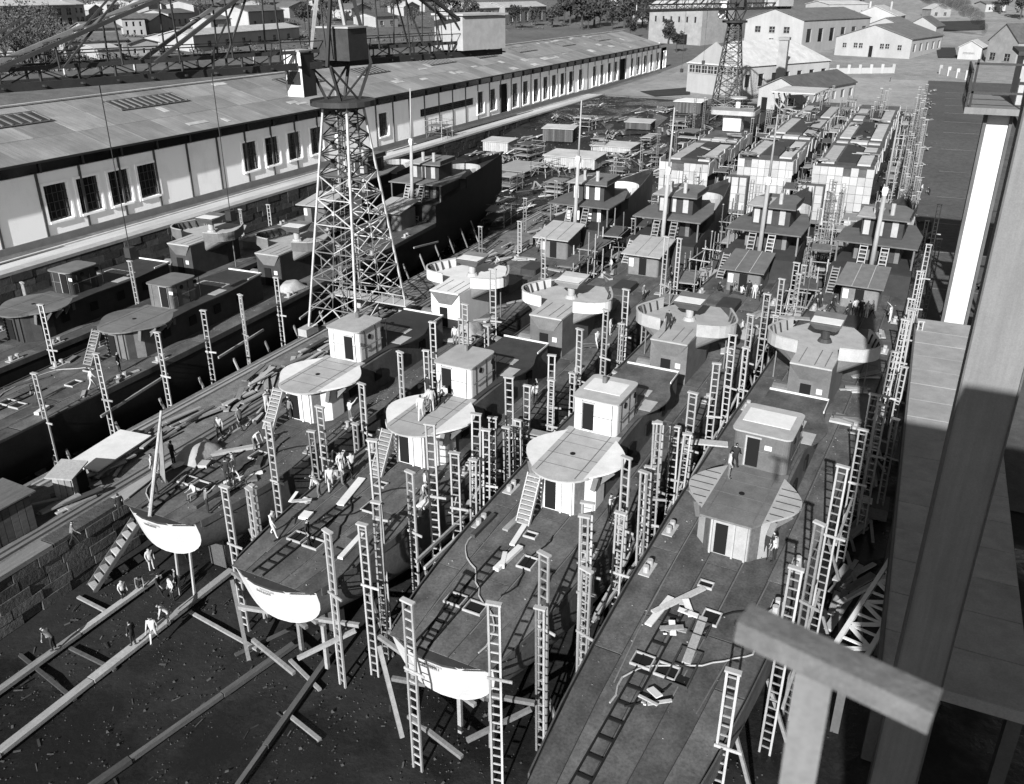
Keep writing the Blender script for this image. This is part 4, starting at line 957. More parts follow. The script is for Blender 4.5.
# ================================================================== FAR PANELLED HULLS
def panelled(label, x0, x1, yf, yb, zt, steps, seed):
    r = random.Random(seed); z0 = T(0, yf)
    t = thing('panelled_hull', label, 'hull', ((x0 + x1) / 2, yf, z0)); w = x1 - x0; h = zt - z0; L = yb - yf
    # rounded-bilge core, end profile extruded along the slip
    prof = [(-w / 2 + .2, h - .2), (w / 2 - .2, h - .2), (w / 2 - .2, h * .45), (w / 2 - .8, h * .22), (w / 2 - 2.4, h * .06), (-w / 2 + 2.4, h * .06), (-w / 2 + .8, h * .22), (-w / 2 + .2, h * .45)]
    mb = MB(); n = len(prof)
    mb.add([(x, .12, z) for x, z in prof] + [(x, L, z) for x, z in prof], [tuple(range(n)), tuple(range(2 * n - 1, n - 1, -1))] + [(i, (i + 1) % n, n + (i + 1) % n, n + i) for i in range(n)])
    mb.build('core', M['hullmid'], t)
    pw, ph = w / 8, 1.3
    nr = int(h / ph); pm = MB().box(-pw / 2 + .025, pw / 2 - .025, -.08, .1, .025, ph - .025).mesh('panel', M['panel'])
    for j in range(nr):
        zz = h - (j + 1) * ph
        inset = 0 if zz > h * .42 else (1 if zz > h * .18 else 2)
        for k in range(8):
            if k >= 8 - inset or (k < inset - 1) or r.random() < .02: continue
            if j == 0 and r.random() < .15: continue
            obj('panel', pm, t, loc=(-w / 2 + pw * (k + .5), R.uniform(-.06, .03), zz), rot=(0, 0, 0))
    # lower forward step on the left
    if steps:
        MB().box(-w / 2 - 1.6, -w / 2 + 2.2, -2.3, .02, h * .1, h * .72 - .06).build('step_core', M['hullmid'], t)
        for j in range(int(h * .62 / ph)):
            for k in range(3):
                obj('panel', pm, t, loc=(-w / 2 - 1.6 + 1.26 * (k + .5), -2.38 + R.uniform(-.05, .03), h * .72 - (j + 1) * ph))
    # side bulwark panels, some missing
    sm2 = MB().box(-.09, .09, -1.35, 1.35, -1.2, .9).mesh('side_panel', M['panel'])
    for s in (-1, 1):
        y = 1.6
        while y < L - 2:
            if r.random() < .72: obj('side_panel', sm2, t, loc=(s * (w / 2 - .05 + r.uniform(-.15, .1)), y, h - .5 + r.uniform(-.6, .3)), rot=(r.uniform(-.05, .05), r.uniform(-.1, .1), r.uniform(-.06, .06)))
            y += 2.8
    # deck with dark hatches and cross walls
    for i, (ya, yb2) in enumerate(((3, 21), (24.5, 27), (30, 52), (56, 76))):
        if yb2 > L - 3: continue
        MB().box(-w * .15, w * .17, ya, yb2, h - .19, h + .25).build('hatch_cover', M['dkgrey'] if i != 1 else M['white2'], t)
        for s in (-1, 1): MB().box(s * w * .3 - 1.0, s * w * .3 + .9, ya + .5, yb2 - .6, h - .19, h - .05 + .12).build('deck_strip', M['white2'] if r.random() < .6 else M['roofpale'], t)
    return t
panelled('far hull end clad in white panels, rightmost of the panelled row', -14.4, -5.6, 140, 226, 9.4, True, 1)
panelled('far hull end clad in white panels, middle of the panelled row', -26.2, -17.6, 142, 228, 9.3, True, 2)
panelled('far low hull clad in white panels, leftmost of the panelled row', -38.2, -30.2, 139, 178, 8.4, False, 3)
# half-built dark hull with pagoda-like house behind the left panelled hull
t = thing('half_built_hull', 'dark half-built hull with pale flat-topped house before the far crane', 'hull', (-36, 180, 2))
MB().prism(rounded_box(-4, 4, 0, 38, 2), 0, 5.2).build('hull', M['hull'], t)
MB().prism(rounded_box(-3.7, 3.7, .4, 37, 2), 5.21, 5.3).build('deck', M['dkgrey'], t)
MB().box(-1.8, 1.8, 4, 7.5, 5.3, 8.6).build('house', M['white'], t); MB().prism(rounded_box(-4.4, 4.6, 2.5, 9.5, 1), 8.62, 9.5).build('flat_top', M['white2'], t)
MB().tube((.5, 6, 9.5), (.5, 6, 11.6), .5, n=10).build('stub', M['white'], t); MB().tube((.5, 6, 11.6), (.5, 6, 11.9), 1.7, n=14).build('disc', M['white2'], t)
MB().wall([(-4.2, 2.7), (4.4, 2.7), (4.4, 9.2)], 9.5, 10.1, .1).build('parapet', M['grey'], t)
# curved frame of a hull in frame (pale arc) right of the far crane
t = thing('hull_frame', 'pale arched hull frame under construction right of the far crane', 'hull frame', (-30, 226, 4.4), -.1)
for k in range(5):
    y = k * 5
    pts = [(5 * math.cos(a), y, 6.5 + 5 * math.sin(a) * .9) for a in [math.radians(180 + 15 * j) for j in range(13)]]
    o = MB()
    for a, b in zip(pts, pts[1:]): o.bar(a, b, .35, .3)
    o.build('frame_rib', M['post'] if k == 0 else M['timber'], t)
MB().box(-5.2, 5.2, -1, 14, 6.7, 6.95).build('staging_roof', M['roofpale'], t)
# ================================================================== CLUTTERED SLIP IN THE MIDDLE DISTANCE
far_sheds = [((575, 165), 11, 7, 3.0, 'low shed with broad white roof in the crowded middle slip', 'roofpale'), ((560, 140), 7, 5, 4.0, 'small white block house with flat roof near the warehouse street', 'roofpale'),
    ((520, 172), 7, 9, 1.4, 'low platform with whitish boards left of the white-roofed shed', 'post'), ((615, 150), 9, 6, 1.6, 'low pale staging right of the white-roofed shed', 'post'), ((640, 128), 6, 5, 2.2, 'pale canvas-topped store beside the dark pool', 'roofpale'), ((690, 112), 7, 6, 4, 'pale tent-like store left of the far crane', 'white'), ((500, 150), 6, 5, 3, 'small store with white roof at the foot of the street wall', 'roofpale')]
for i_, ((x, y), w, d, h, lab, rm) in enumerate(far_sheds):
    p = tp(x, y); shed(p, w, d, h * .7, R.uniform(-.15, .15), lab, M['oldtimber'] if i_ % 3 else M['white2'], M[rm], 'store_shed', .25, False)
n = 0
for i in range(190):
    x = R.uniform(455, 720); y = R.uniform(104, 225)
    if n >= 90: break
    p = tp(x, y)
    if p.x < -88 or p.x > -27: continue
    if -41 < p.x and p.y < 125: continue
    pile(p.x, p.y, p.z, 9, 6.5, 2.6, PT + [M['white']], 'untidy plank stack on the crowded slip, %s of the stacks' % ORD[n], 'plank stacks on the crowded slip', R.uniform(-.5, .5)); n += 1
for i in range(16):
    y = 128 + i * 12.5; X = (1.4 if y < 150 else -.9) + R.uniform(-.2, 1.6)
    pile(X, y, T(X, y) + .12, 7, 4, 1.1, PT, 'heap of scrap boards at the edge of the dark apron, %s from the near end' % ORD[i], 'scrap heaps along the apron', R.uniform(-.4, .4))
for i in range(14):
    k = 'CDEF'[i % 4]; y = 97 + (i // 4) * 7
    p = sp(k, R.uniform(-3.5, 4), y, 0); pile(p.x, p.y, T(p.x, p.y), 8, 4, 1.6, PT, 'board heap ahead of the bow of %s, %s of four' % (NAMES[k], ORD[i // 4]), 'board heaps ahead of bows')
# things right of the rightmost warship: trestles, crate, beam in the dark strip
for i, (x, y) in enumerate(((868, 470), (858, 530), (850, 580), (872, 420), (845, 610))):
    p = gp(x, y, .1); pile(p.x, p.y, .02, 8, 3.6, .9, PT, 'dim heap of beams in the strip right of the rightmost warship, %s from far' % ORD[i], 'beam heaps in the dark strip', R.uniform(-.3, .3))
p = gp(880, 440, .5); t = thing('crate', 'dark open crate with pale lid right of the rightmost warship', 'crate', (p.x, p.y, 0)); bx((0, 0, 0), 2.2, 2.4, 1.3, 'body', M['oldtimber'], t); bx((-.3, .3, 1.31), .8, .9, .1, 'lid', M['white'], t)
p = gp(870, 505, .5); t = thing('crate', 'low dark crate with white sheet on top, below the open crate', 'crate', (p.x, p.y, 0)); bx((0, 0, 0), 2.4, 2.0, .9, 'body', M['oldtimber'], t); bx((-.4, -.2, .91), 1.0, .8, .06, 'sheet', M['white'], t)
plank(gp(835, 605, .4), gp(890, 575, 2.2), .25, .2, 'slanting pale beam propped in the dark strip by the right ship', M['post'])
# ================================================================== BACKGROUND BUILDINGS
def hall(label, pl, pr, ye, yg, depth, wall, roof, wins=(), cat='building', name='building', side=0, hip=False, chim=(), z_off=0.0, ext=None):
    """pl, pr: image points of the two lower front corners; ye: eave row at the left corner; yg: gable row (None: eaves face us)"""
    A = tp(*pl); B = tp(*pr); zb = min(A.z, B.z) - .4; A.z = B.z = zb
    u = (B - A); w = u.length; u.normalize(); v = Vector((-u.y, u.x, 0))
    if v.y < 0: v = -v
    h = px_h(A, ye) ; t = thing(name, label, cat, ((A + B) / 2)[:], math.atan2(u.y, u.x))
    hw = w / 2; o = .5
    g = px_h((A + B) / 2, yg) if yg is not None else None
    # front wall with real openings (grid cells)
    def facade(wd, hh, wl, name):
        xs = sorted({0, wd} | {a * wd for a, b, c, d in wl} | {b * wd for a, b, c, d in wl}); zs = sorted({0, hh} | {c * hh for a, b, c, d in wl} | {d * hh for a, b, c, d in wl})
        mb = MB()
        for i in range(len(xs) - 1):
            for j in range(len(zs) - 1):
                cx, cz = (xs[i] + xs[i + 1]) / 2, (zs[j] + zs[j + 1]) / 2
                if any(a * wd < cx < b * wd and c * hh < cz < d * hh for a, b, c, d in wl): continue
                mb.box(xs[i] - wd / 2, xs[i + 1] - wd / 2, 0, .45, zs[j], zs[j + 1])
        return mb
    f = facade(w, h, wins, 'front')
    if g: f.add([(-hw, 0, h), (hw, 0, h), (0, 0, g), (-hw, .45, h), (hw, .45, h), (0, .45, g)], [(0, 1, 2), (3, 5, 4), (0, 2, 5, 3), (1, 4, 5, 2)])
    fw = f.build('front_wall', wall, t)
    for a, b, c, d in wins:
        wn = MB().box(a * w - hw, b * w - hw, .3, .34, c * h, d * h).build('window' if c > .02 else 'door', M['glass'] if c > .02 else M['black'], t)
        if (b - a) * w > 1.5 and c > .02:
            m = (a + b) / 2 * w - hw; MB().box(m - .07, m + .07, .2, .29, c * h, d * h).box(a * w - hw, b * w - hw, .215, .285, (c + d) / 2 * h - .06, (c + d) / 2 * h + .06).build('glazing_bar', wall, wn)
            MB().box(a * w - hw - .15, b * w - hw + .15, -.15, -.003, c * h - .25, c * h - .05).build('sill', wall, wn)
    MB().box(-hw, -hw + .45, .455, depth, 0, h).build('side_wall', wall, t)
    n = side
    sw = [((k + .3) / n, (k + .7) / n, .35, .75) for k in range(n)] if n else []
    q = facade(depth, h, sw, 's'); 
    q.v = [(hw - .0 - y, x + depth / 2 + .46, z) for x, y, z in q.v]
    q.build('side_wall', wall, t)
    for a, b, c, d in sw: MB().box(hw - .4, hw - .36, a * depth + .46, b * depth + .46, c * h, d * h).build('window', M['glass'], t)
    MB().box(-hw, hw, depth, depth + .4, 0, h).build('back_wall', wall, t)
    if hip:
        hh = (g - h) if g else h * .35; r = min(w, depth) / 2 * .8
        e = [(-hw - o, -o, h), (hw + o, -o, h), (hw + o, depth + o, h), (-hw - o, depth + o, h)]
        rr = [(-hw + r, depth / 2, h + hh), (hw - r, depth / 2, h + hh)] if w > depth else [(0, r, h + hh), (0, depth - r, h + hh)]
        mb = MB(); mb.add(e + rr, [(0, 1, 5, 4), (1, 2, 5), (2, 3, 4, 5), (3, 0, 4), (3, 2, 1, 0)] if w > depth else [(0, 1, 4), (1, 2, 5, 4), (2, 3, 5), (3, 0, 4, 5), (3, 2, 1, 0)]); mb.build('roof', roof, t)
    elif g:
        for s in (-1, 1):
            mb = MB(); sl = (g - h) / hw
            mb.add([(0, -o, g + .05), (s * (hw + o), -o, h - o * sl + .05), (s * (hw + o), depth + o, h - o * sl + .05), (0, depth + o, g + .05), (0, -o, g + .3), (s * (hw + o), -o, h - o * sl + .3), (s * (hw + o), depth + o, h - o * sl + .3), (0, depth + o, g + .3)], BOXF)
            mb.build('roof', roof, t)
    else:
        rh = h * .3
        for a, b in ((-o, depth / 2), (depth + o, depth / 2)):
            mb = MB(); mb.add([(-hw - o, a, h), (hw + o, a, h), (hw + o, b, h + rh), (-hw - o, b, h + rh), (-hw - o, a, h + .25), (hw + o, a, h + .25), (hw + o, b, h + rh + .25), (-hw - o, b, h + rh + .25)], BOXF); mb.build('roof', roof, t)
        for s in (-1, 1): 
            mb = MB(); mb.add([(s * hw, 0, h), (s * hw, depth, h), (s * hw, depth / 2, h + rh), (s * (hw - .4), 0, h), (s * (hw - .4), depth, h), (s * (hw - .4), depth / 2, h + rh)], [(0, 1, 2), (3, 5, 4), (0, 2, 5, 3), (1, 4, 5, 2)]); mb.build('gable', wall, t)
    for cx, cd in chim: MB().box(cx * w - hw - .5, cx * w - hw + .5, cd * depth - .5, cd * depth + .5, h * .9, (g or h * 1.3) + 2.2).build('chimney', wall, t)
    return t
def row(n, c, d, a=.06, b=.94, f=.5): return tuple((a + (b - a) * (k + .5 - f / 2) / n, a + (b - a) * (k + .5 + f / 2) / n, c, d) for k in range(n))
hall('large pale hall with low gable and three arched windows behind the far crane', (743, 50), (800, 54), 19, 9, 62, M['wallf'], M['rooft'], row(3, .62, .8, .1, .85, .4) + ((.13, .25, 0.0, .36), (.44, .52, .24, .45)), side=6)
hall('tall flat-roofed block behind the large gabled hall', (803, 27), (826, 29), 4, 1, 30, M['wallf'], M['roofpale'], (), side=4)
hall('broad white hall with wide low gable, round vent and small square windows', (834, 55), (909, 59), 37, 25, 46, M['wallf'], M['rooft'], ((.1, .15, .5, .72), (.25, .3, .5, .74), (.32, .37, .5, .74), (.6, .65, .5, .74), (.67, .72, .5, .74), (.83, .88, .45, .7), (.46, .51, .02 - .02, .62)), side=5)
hall('white gabled house behind the broad white hall, right side', (904, 40), (934, 41), 26, 17, 22, M['wallf'], M['rooft'], ((.2, .42, 0, .55), (.62, .8, .3, .65)), name='house', cat='house')
hall('second low gable peeping over the broad white hall', (868, 36), (898, 37), 24, 18, 30, M['wallf'], M['rooft'], ())
hall('pale big-roofed hall far behind the broad white hall', (848, 30), (896, 31), 16, 6, 40, M['wallf'], M['roofpale'], (), chim=((.3, .5), (.75, .5)))
hall('small white shed with pitched roof beside the dark plots', (957, 59), (980, 60), 47, 41, 14, M['wallf'], M['roofpale'], ((.2, .7, .55, .6),), name='shed', cat='shed')
hall('house with dark pitched roof at right, half hidden by the gantry', (985, 62), (1014, 66), 40, 24, 26, M['wallg'], M['rooft'], ((.1, .3, .2, .5), (.6, .8, .2, .5)), name='house', cat='house')
hall('low white building with hipped pale roof and dark window band', (686, 92), (738, 98), 63, 42, 44, M['wallf'], M['roofpale'], row(8, .72, .95, .02, .98, .9), side=7, hip=True)
hall('small white workshop with square chimney in front of the hipped building', (757, 108), (800, 112), 88, 78, 34, M['wallf'], M['rooft'], ((.08, .22, 0, .6), (.4, .54, 0, .6), (.68, .84, .3, .65)), name='workshop', cat='workshop', side=6)
p = tp(778, 96); t = thing('chimney_stack', 'square grey chimney stack rising behind the small workshop', 'chimney', p); hh = px_h(p, 40)
MB().box(-1.3, 1.3, -1.3, 1.3, 0, hh).build('shaft', M['wallg'], t); MB().box(-1.6, 1.6, -1.6, 1.6, hh, hh + .8).build('cap', M['wallg'], t)
# left hillside
hall('large arcaded villa with two floors of arched windows, top left', (-22, 30), (78, 25), 7, None, 26, M['wallg'], M['roofpale'], row(9, .08, .42, .02, .98, .42) + row(9, .56, .86, .02, .98, .5), name='villa', cat='villa')
hall('narrow pale corner block at the right end of the villa', (75, 24), (87, 23), 5, None, 12, M['wallf'], M['roofpale'], row(2, .15, .4) + row(2, .6, .85), name='house', cat='house')
hall('small white gabled cottage with dark roof below the villa', (50, 53), (68, 58), 41, 35, 20, M['wallf'], M['rooft'], (), name='cottage', cat='house', side=3)
hall('low white yard building right of the small cottage', (92, 47), (124, 46), 29, None, 12, M['wallf'], M['rooft'], row(3, .3, .7, .1, .9, .25), name='house', cat='house')
hall('white two-storey house with dark gable side, left hillside', (124, 36), (147, 36), 19, None, 16, M['wallf'], M['rooft'], row(3, .15, .4, .05, .95, .35) + row(3, .6, .85, .05, .95, .35), name='house', cat='house', chim=((.4, .5),))
hall('big dark-roofed barn behind the two-storey white house', (150, 34), (176, 30), 22, 14, 24, M['wallg'], M['rooft'], (), name='barn', cat='barn')
hall('white house with several chimneys above the crane jib', (170, 27), (196, 24), 14, None, 14, M['wallf'], M['rooft'], row(4, .25, .6, .05, .95, .35), name='house', cat='house', chim=((.3, .5), (.7, .5)))
hall('long white house at the top edge above the crane jib', (195, 18), (240, 14), 5, None, 16, M['wallf'], M['rooft'], row(5, .25, .6, .05, .95, .3), name='house', cat='house', chim=((.2, .5), (.5, .5), (.85, .5)))
hall('low long white store beneath the crane jib stays', (195, 52), (300, 38), 36, None, 14, M['wallf'], M['roofpale'], row(6, .3, .65, .05, .95, .2), name='store', cat='store')
hall('small white house among trees behind the crane mast', (250, 30), (285, 26), 12, None, 14, M['wallf'], M['rooft'], row(4, .2, .5, .05, .95, .3), name='house', cat='house')
hall('white house with flat front behind the palm trees', (466, 26), (505, 24), 9, None, 18, M['wallf'], M['roofpale'], row(4, .15, .4, .05, .95, .3) + row(4, .6, .85, .05, .95, .3), name='house', cat='house')
hall('pale wing of the house behind the palms', (505, 25), (546, 22), 8, None, 16, M['wallg'], M['roofpale'], row(5, .2, .75, .05, .95, .4), name='house', cat='house')
hall('white house at top left of the tree row', (425, 12), (455, 10), 0, None, 14, M['wallf'], M['rooft'], row(3, .2, .6), name='house', cat='house')
hall('pale block behind the far crane, left of its mast', (648, 42), (700, 46), 6, None, 26, M['wallg'], M['roofpale'], ((.55, .75, .0, .3),) + row(6, .6, .75, .05, .95, .25), name='factory_block')
for i_, (xl, xr, yb, yt) in enumerate(((90, 104, 20, 10), (108, 121, 14, 5), (150, 166, 16, 6), (212, 232, 32, 20), (236, 252, 24, 13), (262, 284, 12, 3), (290, 312, 18, 7), (322, 345, 12, 2), (352, 372, 20, 9), (376, 398, 28, 17), (404, 420, 16, 7), (130, 150, 10, 2), (20, 44, 62, 50), (100, 122, 62, 50), (130, 160, 56, 44), (170, 190, 48, 38), (600, 630, 12, 3), (640, 660, 22, 12), (930, 950, 18, 9), (985, 1005, 12, 4))):
    hall('small pale background house, %s of the scattered cottages from left' % ORD[i_], (xl, yb), (xr, yb - 1), yt, None if i_ % 2 else yt - 5, R.uniform(9, 15), R.choice((M['wallf'], M['wallg'], M['wallf'])), R.choice((M['rooft'], M['rooft'], M['roofpale'])), row(3 if i_ % 3 else 2, .3, .65, .05, .95, .3), name='cottage', cat='house')
# white boundary wall with gate piers
for i, (a, b) in enumerate((((826, 74), (893, 73)), ((940, 74), (966, 80)))):
    A, B = tp(*a), tp(*b); t = thing('boundary_wall', ['low white boundary wall with piers before the broad hall', 'low white boundary wall right of the gateway'][i], 'wall', A)
    d = B - A; n = 6 if i == 0 else 3
    MB().bar((0, 0, .9), (d.x, d.y, d.z + .9), .5, 2.2).build('wall', M['wallf'], t)
    for k in range(n + 1):
        q = d * (k / n); MB().box(q.x - .5, q.x + .5, q.y - .45, q.y + .45, q.z - .5, q.z + 3.2).build('pier', M['wallf'], t)
# dark plots
for i, (a, b, c, e) in enumerate((((920, 22), (985, 20), (985, 30), (925, 32)), ((936, 48), (955, 48), (957, 58), (938, 58)), ((690, 88), (640, 92), (655, 97), (690, 95)))):
    P = [tp(*q) for q in (a, b, c, e)]; mb = MB(); mb.add([(p.x, p.y, p.z + .25) for p in P], [(0, 1, 2, 3)]); mb.build('field', mat('dark_plot', .05, .95, .4, .4), None, kind='structure')
P = [tp(x, y) for x, y in ((598, 120), (640, 108), (668, 118), (650, 134), (612, 136))]; mb = MB(); mb.add([(p.x, p.y, p.z + .12) for p in P], [tuple(range(5))]); mb.build('pool_of_water', mat('dark_pool', .03, .25, .3, .5), None, kind='structure')
# ================================================================== TREES
def leaf_cloud(mb, c, r, n, rr, size, m):
    for _ in range(n):
        v = Vector((rr.gauss(0, 1), rr.gauss(0, 1), rr.gauss(0, 1))).normalized() * (rr.random() ** .45)
        p = Vector(c) + Vector((v.x * r[0], v.y * r[1], v.z * r[2])); s = size * rr.uniform(.5, 1.3)
        a = Vector((rr.gauss(0, 1), rr.gauss(0, 1), rr.gauss(0, 1))).normalized() * s; b = a.cross(Vector((rr.gauss(0, 1), rr.gauss(0, 1), rr.gauss(0, 1)))).normalized() * s * .6
        mb.add([p - a, p + b, p + a, p - b], [(0, 1, 2, 3)], m)
TREES = []
for k in range(4):
    rr = random.Random(50 + k); cr = MB()
    for j in range(9):
        leaf_cloud(cr, (rr.uniform(-1.8, 1.8), rr.uniform(-1.8, 1.8), rr.uniform(3.2, 7.4)), (rr.uniform(1, 1.9),) * 2 + (rr.uniform(.8, 1.5),), 70, rr, .42, M['leaf'])
    tk = MB().tube((0, 0, -.5), (.1, .1, 3.5), .3, .17, 7)
    for j in range(6):
        a = rr.uniform(0, 6.3); tk.tube((.08, .08, rr.uniform(2, 3.6)), (1.6 * math.cos(a), 1.6 * math.sin(a), rr.uniform(4.5, 6.5)), .11, .03, 5)
    TREES.append((cr.mesh('crown', M['leaf']), tk.mesh('trunk', M['bark'])))
bare = []
for k in range(2):
    rr = random.Random(70 + k); tk = MB().tube((0, 0, -.5), (.1, 0, 3), .22, .14, 6); cr = MB()
    for j in range(16):
        a = rr.uniform(0, 6.3); z = rr.uniform(1.8, 3.2); e = Vector((rr.uniform(1, 2.4) * math.cos(a), rr.uniform(1, 2.4) * math.sin(a), rr.uniform(4, 7))); tk.tube((.05, 0, z), e, .08, .02, 4)
        leaf_cloud(cr, e, (.9, .9, .9), 14, rr, .22, M['leafg'])
    bare.append((cr.mesh('crown', M['leafg']), tk.mesh('trunk', M['bark'])))
def tree(p, s, k, label, group, src=TREES):
    t = thing('tree', label, 'tree', p, R.uniform(0, 6), group); t.scale = (s * R.uniform(.9, 1.15), s * R.uniform(.9, 1.15), s * R.uniform(.85, 1.2))
    obj('crown', src[k % len(src)][0], t); obj('trunk', src[k % len(src)][1], t)
i = 0
for x in list(range(552, 664, 6)):
    y = 26 + R.uniform(-5, 5) ; tree(tp(x, y), R.uniform(1.5, 2.6), i, 'dark bushy tree in the row behind the warehouse, %s from left' % ORD[i], 'tree row behind the warehouse'); i += 1
for j, (x, y, s) in enumerate(((455, 30, 2.3), (470, 33, 1.8), (487, 30, 1.5), (440, 18, 2), (415, 10, 2), (395, 14, 2), (380, 8, 1.8), (320, 22, 2.2), (345, 16, 2), (305, 30, 1.6), (515, 28, 1.6), (535, 26, 1.5), (690, 20, 1.9), (715, 12, 2), (670, 30, 1.7), (1000, 14, 2), (1020, 20, 2), (860, 8, 1.4), (835, 20, 1.4), (630, 38, 1.3), (668, 44, 1.4), (676, 52, 1.2))):
    tree(tp(x, y), s, j, 'scattered dark tree among the background houses, %s of the lone trees' % ORD[j], 'lone background trees')
for j in range(58):
    x = R.uniform(0, 60) if j < 30 else R.uniform(90, 460); y = R.uniform(36, 76) if j < 30 else R.uniform(0, 30)
    tree(tp(x, y), R.uniform(1.2, 1.9), j, 'thin leafless grey tree on the left hillside, %s of its grove' % ORD[j], 'leafless hillside trees', bare)
# palms
for j, (x, y) in enumerate(((448, 34), (497, 30), (462, 36))):
    p = tp(x, y); rr = random.Random(j); t = thing('palm_tree', 'palm tree with drooping fronds by the white house, %s from left' % ORD[(0, 2, 1)[j]], 'palm', p, 0, 'palms by the white house')
    MB().tube((0, 0, -.4), (.3, 0, 7), .45, .3, 8).build('trunk', M['bark'], t); fm = MB()
    for k in range(22):
        a = rr.uniform(0, 6.3); l = rr.uniform(2.4, 3.6); e = rr.uniform(-.2, 1.0); pts = [Vector((.3 + math.cos(a) * l * q, math.sin(a) * l * q, 7 + math.sin(e) * l * q - 1.6 * q * q)) for q in (0, .35, .7, 1)]
        for a_, b_ in zip(pts, pts[1:]): fm.bar(a_, b_, .5, .04)
    fm.build('fronds', M['leaf'], t)
# scrub patches on the hillside
sc = MB(); rr = random.Random(9)
for k in range(2600):
    x = rr.uniform(0, 660) if k % 3 else rr.uniform(0, 130); y = rr.uniform(0, 78)
    if y > 78 - x * .09: continue
    p = tp(x, y)
    if p.x > -128 and p.y < 350: continue
    leaf_cloud(sc, (p.x, p.y, p.z + .5), (1.8, 1.8, .9), 9, rr, .55, None)
sc.build('scrub', M['leafg'], None, kind='stuff')
# ================================================================== GANTRY ON WHICH THE CAMERA STANDS, AND ITS NEIGHBOURING LEGS
t = thing('unseen_gantry_block', 'unseen gantry block added behind the viewpoint at right to cast shade', 'gantry', (5.75, -3, 0))
MB().box(0, 14, -2.5, 2.3, 0, 37.6).build('shading_body', M['girder'], t)  # unseen block behind the camera, sized to shade the column and platform
def rivet_rows(t, xs, y, z0, z1, st=.45):
    mb = MB()
    for x in xs:
        z = z0
        while z < z1: mb.tube((x, y, z), (x, y - .025, z), .035, .02, 5); z += st
    mb.build('rivets', M['girder'], t, kind='stuff')
# near column (vertical box girder)
t = thing('gantry_column', 'broad near gantry column at right, sunlit top and shaded below', 'column', (3.35, 30, 0))
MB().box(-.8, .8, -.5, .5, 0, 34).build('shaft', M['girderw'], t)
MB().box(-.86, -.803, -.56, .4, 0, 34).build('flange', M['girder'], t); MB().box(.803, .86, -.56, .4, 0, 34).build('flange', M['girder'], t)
# elevated slab
t = thing('gantry_platform', 'pale raised crane platform at right, far end sunlit', 'platform', (2.35, 34, 6))
MB().box(0, 6, 0, 50, -.6, 0).build('floor_slab', M['slab'], t)
for k in range(16): MB().box(.02, 5.95, k * 3.1 + .02, k * 3.1 + 3.06, .003, .04 + R.uniform(0, .03)).build('floor_board', M['slab'], t)
MB().box(-.14, -.004, 0, 50, -.8, .14).build('edge_beam', M['girder'], t)
for x in (.3, 5.6):
    for y in (1, 17, 33, 49): MB().box(x - .3, x + .3, y - .3, y + .3, -6, -.6).build('leg', M['girder'], t)
# far pale column
t = thing('gantry_column', 'slim sunlit pale column beyond the raised platform at right', 'column', (5.7, 88, 0))
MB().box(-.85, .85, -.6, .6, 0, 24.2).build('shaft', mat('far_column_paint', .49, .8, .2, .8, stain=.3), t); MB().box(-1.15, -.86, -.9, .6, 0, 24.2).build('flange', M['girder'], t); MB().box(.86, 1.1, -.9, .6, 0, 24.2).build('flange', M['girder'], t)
# upper gallery with railing at top right
t = thing('gantry_gallery', 'railed gallery and roof on the far gantry at the top right corner', 'gallery', (4.6, 88, 24.3)); t.scale = (1.76, 1.76, 1.76)
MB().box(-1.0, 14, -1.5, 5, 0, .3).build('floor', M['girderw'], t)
for k in range(7): MB().bar((-.95, -1.4 + k * .95, .3), (-.95, -1.4 + k * .95, 2.0), .1).build('railing_post', M['dkgrey'], t)
for z in (1.1, 1.95): MB().bar((-.95, -1.5, z), (-.95, 4.9, z), .09).build('railing', M['dkgrey'], t)
for k in range(7): MB().bar((-.8 + k * 2.2, -1.42, .3), (-.8 + k * 2.2, -1.42, 2.5), .1).build('railing_post', M['dkgrey'], t)
for z in (1.0, 2.3): MB().bar((-.95, -1.42, z), (14, -1.42, z), .1).build('railing', M['dkgrey'], t)
MB().box(1.2, 14, .5, 4.6, .31, 2.6).build('cabin', M['white2'], t)
for k in range(6): MB().box(1.5 + k * 2, 2.9 + k * 2, .42, .497, .5, 2.3).build('cabin_panel', M['white2'], t)
MB().box(.9, 14, .1, 5, 2.62, 2.8).build('cabin_roof', M['dkgrey'], t)
for a, b in (((1.2, 0, -.1), (4, 0, -5)), ((1.8, 0, -.1), (1.9, 0, -13)), ((4, 0, -5), (1.4, 0, -9)), ((1.4, 0, -9), (5, 0, -13)), ((1.3, 0, -5), (6, 0, -5)), ((1.2, 0, -9), (6, 0, -9)), ((3.6, 0, -.1), (3.8, 0, -13.5)), ((1.2, 0, -2.4), (6, 0, -2.4)), ((1.9, 0, -5), (3.8, 0, -9)), ((1.8, 0, -2.4), (3.7, 0, -5))): MB().bar(a, b, .2).build('brace', M['dkgrey'], t)
for i, (x, z, s_) in enumerate(((2.3, -7.2, .8), (2.6, -10.8, 1.0), (2.9, -4.2, .7))): MB().box(x - .7 * s_, x + .9 * s_, 1.2, 2.2, z - 1 * s_, z + .8 * s_).build('motor_box', M['white'], t)
